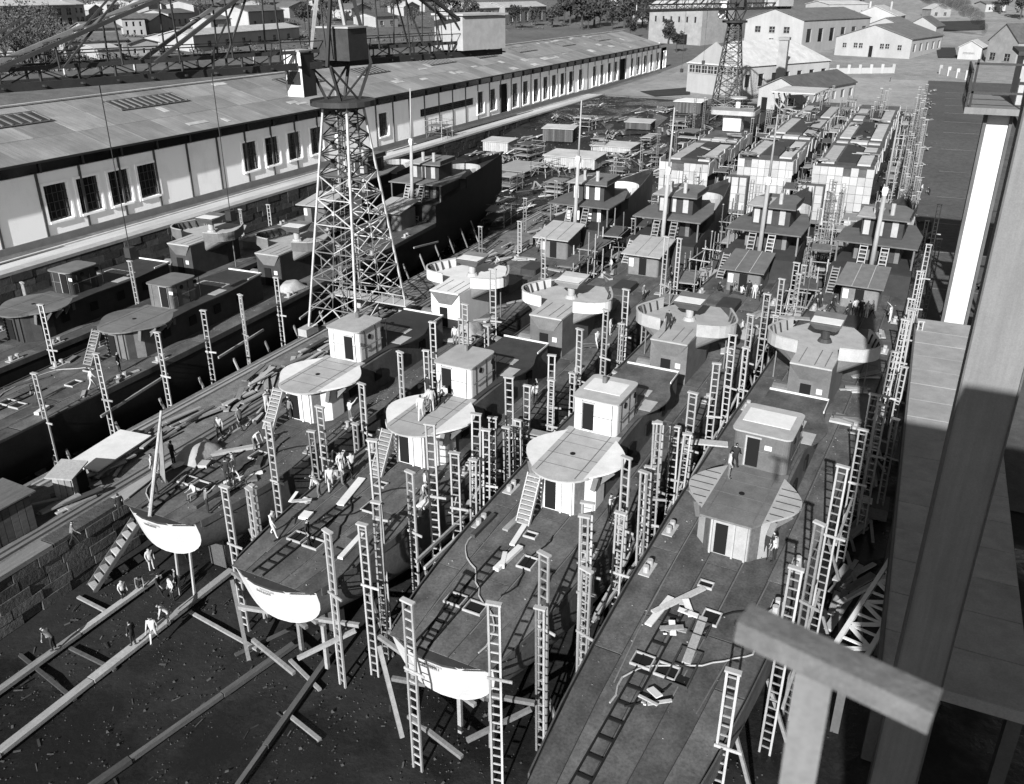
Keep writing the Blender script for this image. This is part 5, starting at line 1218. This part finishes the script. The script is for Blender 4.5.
# lattice edge girder running away below the platform
t = thing('lattice_girder', 'white lattice girder running along the left edge of the raised platform', 'girder', (0, 0, 5))
a0 = gp(848, 655, 5); a1 = gp(930, 522, 5); d = (a1 - a0).normalized(); n = Vector((d.y, -d.x, 0)); L = (a1 - a0).length; K = 13; O5 = Vector((0, 0, 5))
for s_ in (-1, 1): MB().bar((a0 + n * .72 * s_) - O5, (a1 + n * .72 * s_) - O5, .22, .25).build('chord', M['white'], t)
for k in range(K):
    p = a0 + d * (L * k / K) - O5; q = a0 + d * (L * (k + 1) / K) - O5; s_ = 1 if k % 2 else -1
    MB().bar(p + n * .72 * s_, q - n * .72 * s_, .2, .1).build('lacing', M['white'], t)
    MB().bar(p - n * .72, p + n * .72, .14, .08).build('batten', M['white'], t)
for y in (0.02, .5, .98):
    p = a0 + d * (L * y); MB().box(p.x - .2, p.x + .2, p.y - .2, p.y + .2, -5, -.14).build('leg', M['girder'], t)
# blurred near beams at the bottom right
p0 = at_dist(742, 622, 4.2); p1 = at_dist(935, 712, 4.0)
t = thing('near_beam', 'blurred near girder crossing the lower right corner', 'girder', p0)
d = p1 - p0
MB().bar((0, 0, 0), d[:], .2, .15).build('beam', mat('rough_beam_paint', .18, .85, .4, 6, stain=.4, sscale=2, bump=.3), t)
MB().bar(d * .42 + Vector((0, .02, -.12)), d * .42 + Vector((.02, .1, -1.5)), .2, .1).build('hanger', M['girderw'], t)
# ================================================================== PEOPLE
def make_person(pose, top, leg, seed, hat=False):
    rr = random.Random(seed); V = {}; E = []; Rr = {}
    def j(n, p, r, par=None):
        V[n] = Vector(p); Rr[n] = r
        if par: E.append((par, n))
    lean = {'stand': .02, 'walk': .12, 'bend': .75, 'sit': .15, 'reach': .1}[pose]
    ph = .92 if pose not in ('sit',) else .38
    def up(d, x=0, f=0): return (x, math.sin(lean) * d + f, ph + math.cos(lean) * d)
    j('pel', (0, 0, ph), (.155, .115)); j('bel', up(.2), (.15, .11), 'pel'); j('che', up(.42), (.175, .115), 'bel'); j('nk', up(.56), (.06, .06), 'che')
    hl = lean * 1.05
    j('hd', (0, math.sin(hl) * .66 + .015, ph + math.cos(hl) * .66), (.078, .095), 'nk'); j('ht', (0, math.sin(hl) * .79 + .01, ph + math.cos(hl) * .79), (.062, .075), 'hd')
    for s, n in ((-1, 'l'), (1, 'r')):
        sh = Vector(up(.49, s * .19)); j(n + 'sh', sh, (.062, .062), 'che')
        if pose == 'reach' and s > 0: el = sh + Vector((.05, .2, .12)); ha = el + Vector((-.02, .22, .16))
        elif pose == 'bend': el = sh + Vector((s * .03, .06, -.27)); ha = el + Vector((-s * .02, .08, -.25))
        elif pose == 'sit': el = sh + Vector((s * .05, .08, -.26)); ha = el + Vector((-s * .05, .24, -.02))
        elif pose == 'walk': el = sh + Vector((s * .04, s * .1, -.27)); ha = el + Vector((0, s * .12 + .08, -.22))
        else: el = sh + Vector((s * .07, -.03, -.27)); ha = el + Vector((-s * .02, .1, -.23))
        j(n + 'el', el, (.046, .046), n + 'sh'); j(n + 'wr', ha, (.032, .032), n + 'el'); j(n + 'ha', ha + (ha - el).normalized() * .08, (.028, .042), n + 'wr')
        hp = Vector((s * .095, 0, ph - .06)); j(n + 'hp', hp, (.088, .092), 'pel')
        if pose == 'sit': kn = Vector((s * .14, .42, ph + .02)); an = Vector((s * .14, .4, .08))
        elif pose == 'walk': kn = Vector((s * .1, .12 * s + .06, .49)); an = Vector((s * .1, .3 * s, .09))
        elif pose == 'bend': kn = Vector((s * .12, .06, .48)); an = Vector((s * .13, 0, .08))
        else: kn = Vector((s * .11, .02, .49)); an = Vector((s * .13, 0, .08))
        j(n + 'kn', kn, (.06, .065), n + 'hp'); j(n + 'an', an, (.042, .045), n + 'kn'); j(n + 'to', an + Vector((s * .02, .17, -.04)), (.045, .033), n + 'an')
    names = list(V); me = bpy.data.meshes.new('body_src'); me.from_pydata([V[n] for n in names], [(names.index(a), names.index(b)) for a, b in E], [])
    o = bpy.data.objects.new('body_src', me); COL.objects.link(o); o.modifiers.new('s', 'SKIN'); sub = o.modifiers.new('u', 'SUBSURF'); sub.levels = 1; sub.render_levels = 1
    for i, n in enumerate(names): me.skin_vertices[0].data[i].radius = Rr[n]; me.skin_vertices[0].data[i].use_root = (n == 'pel')
    dg = bpy.context.evaluated_depsgraph_get(); ev = o.evaluated_get(dg); bm = bmesh.new(); bm.from_mesh(ev.to_mesh()); ev.to_mesh_clear()
    bpy.data.objects.remove(o); bpy.data.meshes.remove(me)
    # fingers, nose, ears joined to the same body
    for n in ('l', 'r'):
        h = V[n + 'ha']; d = (V[n + 'ha'] - V[n + 'wr']).normalized(); sd = d.cross(Vector((0, 0, 1))) if abs(d.z) < .9 else d.cross(Vector((1, 0, 0))); sd.normalize()
        for k in range(5):
            l = (.05, .075, .082, .078, .062)[k]; a = h + sd * ((k - 2) * .018) - d * (.05 if k == 0 else .0); b = a + d * l + sd * (-.03 if k == 0 else 0); mbb = MB().bar(a, b, .016)
            vs = [bm.verts.new(v) for v in mbb.v]
            for f in mbb.f: bm.faces.new([vs[i] for i in f])
    hd = V['hd']; mbb = MB().bar(hd + Vector((0, .085, .0)), hd + Vector((0, .12, -.02)), .025)
    for s in (-1, 1): mbb.bar(hd + Vector((s * .078, 0, -.02)), hd + Vector((s * .09, -.01, .03)), .02, .03)
    vs = [bm.verts.new(v) for v in mbb.v]
    for f in mbb.f: bm.faces.new([vs[i] for i in f])
    bmesh.ops.recalc_face_normals(bm, faces=bm.faces)
    ms = [M['skin'], top, leg, M['hair']]; me = bpy.data.meshes.new('body')
    hv = V['hd']; ax = (V['ht'] - V['hd']).normalized()
    for f in bm.faces:
        c = f.calc_center_median(); f.smooth = True; dd = {n: (c - V[n]).length for n in names}; n = min(dd, key=dd.get)
        if n in ('hd', 'ht', 'nk'):
            q = (c - hv).dot(ax); f.material_index = 3 if (q > .06 or (q > -.05 and c.y < hv.y - .03)) else 0
            if n == 'nk' and q < -.1: f.material_index = 1
        elif n[1:] in ('ha', 'wr'): f.material_index = 0
        elif n[1:] in ('sh', 'el') or n in ('bel', 'che'): f.material_index = 1
        elif n[1:] == 'to': f.material_index = 3
        else: f.material_index = 2
    bm.to_mesh(me); bm.free()
    for m in ms: me.materials.append(m)
    return me
OUT = {'w': (M['clw'], M['clg']), 'd': (M['cld'], M['cld']), 'g': (M['clg'], M['cld']), 'b': (M['clw'], M['clw']), 'm': (M['clw'], M['cld'])}
OUTN = {'w': 'white shirt and grey trousers', 'd': 'dark work clothes', 'g': 'grey jacket and dark trousers', 'b': 'all-white overalls', 'm': 'white shirt and dark trousers'}
PB = {}
def person(p, pose, o, label, rz=None, group=None):
    if (pose, o) not in PB: PB[(pose, o)] = make_person(pose, OUT[o][0], OUT[o][1], len(PB))
    t = obj('person', PB[(pose, o)], None, label, 'person', group, None, p, (0, 0, R.uniform(0, 6.28) if rz is None else rz))
    s = R.uniform(.97, 1.05); t.scale = (s, s, s); return t
PZ2 = DZ + .06
PL = [ # pixel of feet, height of the surface, pose, outfit, where
 (155, 641, .55, 'walk', 'b', 'on the slipway beam, right of a dark-clad mate'), (134, 645, .55, 'stand', 'd', 'on the slipway beam, nearest the bottom left'), (170, 624, .55, 'bend', 'b', 'bending over the slipway beam, right of two others'),
 (55, 650, .5, 'bend', 'g', 'alone beside the left slipway beam'), (125, 602, .05, 'stand', 'm', 'under the leftmost white stern, left of the steps foot'), (152, 570, .05, 'stand', 'b', 'under the leftmost stern, close to its left prop'), (160, 596, .05, 'walk', 'd', 'under the leftmost stern between the props'), (173, 600, .05, 'stand', 'm', 'under the leftmost stern beside the right prop'), (142, 592, .05, 'bend', 'g', 'stooping under the leftmost white stern'), (178, 590, .05, 'stand', 'g', 'in the shade below the leftmost stern'),
 (122, 516, PZ, 'stand', 'd', 'on the pier edge beside the leftmost stern'), (75, 545, PZ, 'walk', 'g', 'on the pier in front of the dark shed'),
 (174, 465, PZ2, 'stand', 'd', 'far port side of the third warship deck'), (156, 495, PZ2, 'bend', 'd', 'stern of the third warship near the canvas pole'), (208, 513, PZ2, 'reach', 'g', 'right edge of the third warship stern, arm out'), (196, 498, PZ2, 'sit', 'w', 'sitting amid the third warship stern deck'), (228, 482, PZ2, 'stand', 'd', 'in a knot of men on the third warship, left one'), (236, 476, PZ2, 'walk', 'b', 'in a knot of men on the third warship, white one'), (233, 489, PZ2, 'bend', 'd', 'in a knot of men on the third warship, stooping one'), (255, 450, PZ2, 'bend', 'w', 'amid the third warship clutter, farther forward'), (290, 420, PZ2, 'stand', 'g', 'third warship deck, beside the white platform'),
 (309, 545, PZ2, 'stand', 'd', 'alone on the fourth warship stern, beside a hatch'), (274, 536, PZ2, 'walk', 'b', 'port edge of the fourth warship stern'), (320, 497, PZ2, 'bend', 'w', 'port gangway of the fourth warship, first of a file'), (331, 490, PZ2, 'walk', 'b', 'port gangway of the fourth warship, second of a file'), (342, 484, PZ2, 'stand', 'w', 'port gangway of the fourth warship, third of a file'), (352, 476, PZ2, 'walk', 'm', 'port gangway of the fourth warship, fourth of a file'), (390, 440, PZ2, 'walk', 'w', 'port deck of the fourth warship below its platform'),
]
PLAT = DZ + 2.66
for x, y, o, ps in ((424, 410, 'w', 'bend'), (432, 412, 'b', 'stand'), (436, 405, 'd', 'bend'), (445, 400, 'm', 'sit'), (452, 392, 'w', 'sit'), (458, 390, 'd', 'stand'), (464, 388, 'b', 'sit'), (428, 398, 'd', 'stand'), (440, 392, 'w', 'stand'), (421, 420, 'b', 'walk')):
    PL.append((x, y, PLAT, ps, o, None))
PL += [(600, 430, PLAT, 'stand', 'b', 'on the round white platform, right of the cabin door'), (593, 428, PLAT, 'sit', 'g', 'sitting on the round white platform by the cabin door'), (587, 426, PLAT, 'sit', 'm', 'sitting on the round white platform, left of the others'),
 (774, 562, PZ2, 'reach', 'm', 'right of the rightmost deckhouse front, arm raised'), (765, 558, PZ2, 'stand', 'd', 'in the shadow of the rightmost deckhouse front'), (728, 478, PLAT, 'stand', 'w', 'left of the rightmost cabin on its platform'), (733, 470, PLAT, 'walk', 'd', 'close behind another, left of the rightmost cabin'),
 (668, 330, DZ + 3.45, 'walk', 'd', 'inside the left wing of the fifth warship gun tub'),
 (748, 297, PZ2, 'stand', 'd', 'first of a group by the fifth warship midship house'), (754, 299, PZ2, 'stand', 'b', 'second of a group by the fifth warship midship house'), (759, 300, PZ2, 'walk', 'd', 'third of a group by the fifth warship midship house'), (741, 296, PZ2, 'sit', 'w', 'sitting left of the fifth warship midship group'), (730, 294, PZ2, 'bend', 'g', 'stooping on the fifth warship, left of the group'), (718, 292, PZ2, 'sit', 'd', 'sitting on the fifth warship beside the gun tub'),
 (848, 318, PZ2, 'stand', 'd', 'by the rightmost midship house, left of a row'), (854, 316, PZ2, 'stand', 'm', 'by the rightmost midship house, second of a row'), (860, 317, PZ2, 'stand', 'd', 'by the rightmost midship house, third of a row'), (866, 318, PZ2, 'stand', 'b', 'by the rightmost midship house, fourth of a row'), (872, 318, PZ2, 'walk', 'm', 'by the rightmost midship house, fifth of a row'), (832, 312, PZ2, 'walk', 'd', 'walking left of the rightmost midship house'),
 (533, 312, PZ2, 'stand', 'd', 'third warship, right of its white gun tub base'), (455, 345, PZ2, 'stand', 'w', 'third warship, forward of its cabin'), (610, 335, PZ2, 'stand', 'b', 'fourth warship, in front of its gun tub'), (567, 335, PZ2, 'bend', 'd', 'fourth warship beside the tub ventilator'), (540, 325, PZ2, 'stand', 'd', 'fourth warship port side near the tub'), (700, 250, PZ2, 'stand', 'd', 'fourth warship midship house, port side'), (640, 270, PZ2, 'stand', 'w', 'fourth warship before its midship house'),
 (120, 372, PZ2, 'stand', 'd', 'second warship stern, by the aft ladder'), (140, 345, PZ2, 'stand', 'd', 'under the second warship platform, left'), (145, 348, PZ2, 'bend', 'g', 'under the second warship platform, stooping'), (40, 400, PZ2, 'bend', 'd', 'second warship stern among boards'), (338, 226, PZ2, 'sit', 'd', 'second warship, seen through the crane legs'),
 (930, 108, None, 'stand', 'd', 'alone on the far apron, small dark figure'), (921, 194, None, 'stand', 'w', 'on the dark apron beside the scrap heaps'), (929, 196, None, 'bend', 'd', 'stooping on the dark apron, right of a mate'), (890, 82, None, 'stand', 'd', 'far off by the gateway'), (705, 68, None, 'stand', 'd', 'far off near the hipped building')]
nk = 0
for x, y, z, ps, o, where in PL:
    p = gp(x, y, z) if z is not None else tp(x, y)
    if z is None: p.z += .12
    if where is None:
        where = 'crowding the fourth warship platform, %s of ten' % ORD[nk]; nk += 1
    person(p, ps, o, ' '.join(('man in %s, %s' % (OUTN[o], where)).split()[:16]))
# ================================================================== SCAFFOLD BAYS, HOSES AND OTHER SMALL CLUTTER
def bay(x, y, z, w, d, h, label, group, m):
    t = thing('timber_scaffold', label, 'scaffold', (x, y, z), R.uniform(-.12, .12), group)
    for a in (-w / 2, w / 2):
        for b in (-d / 2, 0, d / 2):
            MB().bar((a + R.uniform(-.1, .1), b, 0), (a + R.uniform(-.15, .15), b + R.uniform(-.15, .15), h * R.uniform(.8, 1.25)), .1).build('pole', R.choice(m), t)
    for zz in (h * .35, h * .68, h * .95):
        for a in (-w / 2, w / 2): MB().bar((a, -d / 2 - .5, zz + R.uniform(-.1, .1)), (a, d / 2 + .5, zz + R.uniform(-.2, .2)), .09).build('ledger', R.choice(m), t)
        for b in (-d / 2, d / 2): MB().bar((-w / 2 - .4, b, zz + .1), (w / 2 + .4, b, zz + .1), .09).build('transom_pole', R.choice(m), t)
        if R.random() < .7: MB().box(-w / 2, w / 2, -d / 2, d / 2 * R.uniform(0, 1), zz + .17, zz + .23).build('staging_board', R.choice(m), t)
    MB().bar((-w / 2, -d / 2, 0), (-w / 2, d / 2, h), .08).build('diagonal', R.choice(m), t); MB().bar((w / 2, d / 2, 0), (w / 2, -d / 2, h * .9), .08).build('diagonal', R.choice(m), t)
BM = [M['post'], M['farpost'], M['timber'], M['oldtimber']]
for k1, k2, nm in (('E', 'F', 'the two rightmost warships'), ('D', 'E', 'the fourth and fifth warships'), ('C', 'D', 'the third and fourth warships')):
    for i in range(8):
        y = 50 + i * 6.2; a = sp(k1, 0, y); b = sp(k2, 0, y); x = (a.x + b.x) / 2
        bay(x, a.y, T(x, a.y), 1.5 + .12 * i, 4.6, R.uniform(6.5, 9.5), 'timber scaffold bay between bridges of %s, %s from camera' % (nm, ORD[i]), 'scaffold bays between ' + nm, BM)
for i in range(9):
    y = 128 + i * 11; bay(-15.9, y, T(0, y), 1.6, 5, R.uniform(7, 9), 'scaffold bay between the right and middle panelled hulls, %s from camera' % ORD[i], 'bays between panelled hulls', BM)
for i in range(8):
    y = 130 + i * 11; bay(-28.2, y, T(0, y), 1.6, 5, R.uniform(6, 8), 'scaffold bay between the middle and left panelled hulls, %s from camera' % ORD[i], 'bays left of panelled hulls', BM)
for i in range(9):
    y = 126 + i * 11; bay(-3.6, y, T(0, y), 1.2, 5, R.uniform(5, 8), 'scaffold bay along the right panelled hull by the apron, %s from camera' % ORD[i], 'bays beside the apron', BM)
for i, (x, y) in enumerate(((470, 215), (510, 190), (545, 175), (600, 150), (620, 175), (650, 145), (680, 130), (530, 160), (690, 150), (660, 165), (440, 150), (585, 130), (560, 195), (500, 225))):
    p = tp(x, y); bay(p.x, p.y, p.z, R.uniform(2, 4), R.uniform(4, 7), R.uniform(2, 4.5), 'low timber staging on the crowded middle slip, %s of its kind' % ORD[i], 'stagings on the crowded slip', BM)
# bits on top of the panelled hulls
for i in range(26):
    hx = (-10, -22, -34)[i % 3]; y = 144 + (i // 3) * 8.5
    if hx == -34 and y > 175: continue
    pile(hx + R.uniform(-3.6, 3.6), y, 9.5 if hx > -30 else 8.5, 6, 3, .9, BM + [M['dkgrey']], 'boards and tackle on top of a panelled hull, %s of the heaps' % ORD[i], 'heaps on panelled hulls')
# hoses and cables snaking over the decks
for i, k in enumerate('FFEEDDCCCB'):
    r = random.Random(200 + i); mb = MB(); y = r.uniform(0, 6); x = r.uniform(-2.5, 2.5); p = Vector((x, y)); a = r.uniform(.9, 2.2)
    pts = []
    for j in range(26):
        pts.append(p.copy()); a += r.uniform(-.5, .5); a = max(.5, min(2.6, a)); p = p + Vector((math.cos(a), math.sin(a))) * .55; p.x = max(-3.1, min(3.1, p.x))
        if p.y > 10.5: break
    o = MB()
    for q, w in zip(pts, pts[1:]): o.tube((q.x, q.y, DZ + .09), (w.x, w.y, DZ + .09), .045, n=5)
    o = o.build('hose', M['black'] if i % 3 else M['white2'], None, label='%s hose snaking over the stern deck of %s, %s' % ('dark' if i % 3 else 'pale', NAMES[k], 'main one' if i % 2 == 0 else 'other one'), cat='hose')
    cx, sl, oy = SHIPS[k]; o.location = (cx, 26.5 + oy, 0); o.rotation_euler = (0, 0, -math.atan(sl))
# gravel and rubbish on the slip floor
g = MB(); r = random.Random(77)
for i in range(5200):
    x = r.uniform(-42, 3); y = r.uniform(14, 60) if i % 2 else r.uniform(16, 32); s_ = r.uniform(.02, .06) * (1 + (r.random() < .06) * 1.2); z = T(x, y) - .04 + rough(x, y)
    g.add([(x - s_, y, z), (x, y - s_, z), (x + s_, y, z), (x, y + s_, z), (x + r.uniform(-s_, s_) * .4, y, z + s_ * 1.1)], [(0, 1, 4), (1, 2, 4), (2, 3, 4), (3, 0, 4)], r.choice((M['oldtimber'], M['mortar'], M['stone'], M['oldtimber'])))
g.build('gravel', None, None, kind='stuff')
g = MB()
for i in range(3200):
    x = r.uniform(-88, 3); y = r.uniform(95, 250); s_ = r.uniform(.06, .22); z = T(x, y) - .02
    g.add([(x - s_, y, z), (x, y - s_, z), (x + s_, y, z), (x, y + s_, z), (x + r.uniform(-s_, s_) * .4, y, z + s_ * 1.1)], [(0, 1, 4), (1, 2, 4), (2, 3, 4), (3, 0, 4)], r.choice((M['timber'], M['oldtimber'], M['stone'], M['oldtimber'])))
g.build('gravel', None, None, kind='stuff')
g = MB()
for i in range(1700):
    k = r.choice('CCCDDEEFFB'); x = r.uniform(-3.4, 3.4); y = r.uniform(-1, 60) if k != 'C' else r.uniform(1, 40)
    if abs(x) < 2.2 and 12 < y < 42: x = math.copysign(r.uniform(2.6, 3.5), x)
    p = sp(k, x, y, DZ + .04); s_ = r.uniform(.015, .06); x, y, z = p
    g.add([(x - s_, y, z), (x, y - s_, z), (x + s_, y, z), (x, y + s_, z), (x, y, z + s_ * .8)], [(0, 1, 4), (1, 2, 4), (2, 3, 4), (3, 0, 4)], r.choice((M['timber'], M['oldtimber'], M['oldtimber'])))
g.build('deck_litter', None, None, kind='stuff')
# more workers about the decks and between the ships
r = random.Random(31); spots = []
for i in range(30):
    k = 'CCCDDDEEFBCD'[i % 12]; y = r.uniform(2, 58); x = r.choice((-1, 1)) * r.uniform(2.7, 3.4)
    if k == 'F' and y < 40: y += 42
    spots.append((k, x, y))
cnt = {}
for k, x, y in sorted(spots, key=lambda q: q[2]):
    cnt[k] = cnt.get(k, 0) + 1; o = r.choice('wdgbm')
    person(sp(k, x, min(y, 60), PZ2), r.choice(('stand', 'walk', 'bend', 'stand', 'reach')), o, 'worker at rail of %s, %s such from stern' % (NAMES[k], ORD[cnt[k] - 1]))
# tarpaulins thrown over gear
for i, (k, x, y) in enumerate((('C', -2.9, 6), ('C', 2.4, 33), ('D', -2.8, 31), ('E', 2.9, 46), ('F', -2.8, 47), ('B', 2.6, 33), ('C', -2.6, 46))):
    mb = MB(); rr = random.Random(i); n = 9; vs = []
    for a in range(n):
        for b in range(n):
            u, v = a / (n - 1) * 2 - 1, b / (n - 1) * 2 - 1
            vs.append((u * 1.0 + rr.uniform(-.05, .05), v * 1.4 + rr.uniform(-.06, .06), .06 + .75 * max(0, (1 - u ** 4)) * max(0, (1 - v ** 4)) * (1 + .25 * math.sin(5 * u + i) * math.cos(4 * v)) + rr.uniform(0, .04)))
    mb.add(vs, [(a * n + b, a * n + b + 1, (a + 1) * n + b + 1, (a + 1) * n + b) for a in range(n - 1) for b in range(n - 1)])
    mb.add([(u, v, .03) for u, v in ((-1, -1.4), (1, -1.4), (1, 1.4), (-1, 1.4))], [(0, 1, 2, 3)])
    o = mb.build('tarpaulin', M['canvas'], None, True, label='lumpy tarpaulin on deck of %s, %s' % (NAMES[k], 'far forward' if y > 40 else ('amidships' if y > 20 else 'near its stern')), cat='tarpaulin')
    o.location = sp(k, x, y, DZ + .03); o.rotation_euler = (0, 0, rr.uniform(-.4, .4))
# smoke rising from a rail yard chimney at the top right
sm_m = bpy.data.materials.new('dark_smoke'); sm_m.use_nodes = True; nt = sm_m.node_tree; nt.nodes.remove(nt.nodes['Principled BSDF'])
pv = nt.nodes.new('ShaderNodeVolumePrincipled'); pv.inputs['Color'].default_value = (.03, .03, .03, 1); pv.inputs['Density'].default_value = .16
nt.links.new(pv.outputs[0], nt.nodes['Material Output'].inputs['Volume'])
p = tp(985, 36); bm = bmesh.new(); rr = random.Random(3)
for k in range(14):
    f = k / 13; c = p + Vector((-7 * f - 26 * f * f, 4 * f, 2 + 20 * f)); m4 = Matrix.Translation(c + Vector((rr.uniform(-1.5, 1.5), 0, rr.uniform(-1, 1)))) @ Matrix.Diagonal((1.5 + 5.5 * f, 1.5 + 4 * f, 1.4 + 3.5 * f, 1)); bmesh.ops.create_icosphere(bm, subdivisions=2, radius=1, matrix=m4)
me = bpy.data.meshes.new('smoke'); bm.to_mesh(me); bm.free(); me.materials.append(sm_m); obj('smoke', me, None, kind='stuff')
# splintered wood scraps trodden into the slip floor
g = MB(); r = random.Random(5)
for i in range(200):
    x = r.uniform(-42, -10) if i % 3 else r.uniform(-42, 4); y = r.uniform(13, 30) if i % 3 else r.uniform(16, 90); a = r.uniform(0, 3.14); l = r.uniform(.1, .55); z = T(x, y) + rough(x, y) - .03
    g.bar((x, y, z), (x + math.cos(a) * l, y + math.sin(a) * l, z + r.uniform(0, .08)), r.uniform(.03, .12), .03, r.choice((M['mortar'], M['oldtimber'], M['oldtimber'], M['mortar'])))
g.build('wood_scraps', None, None, kind='stuff')
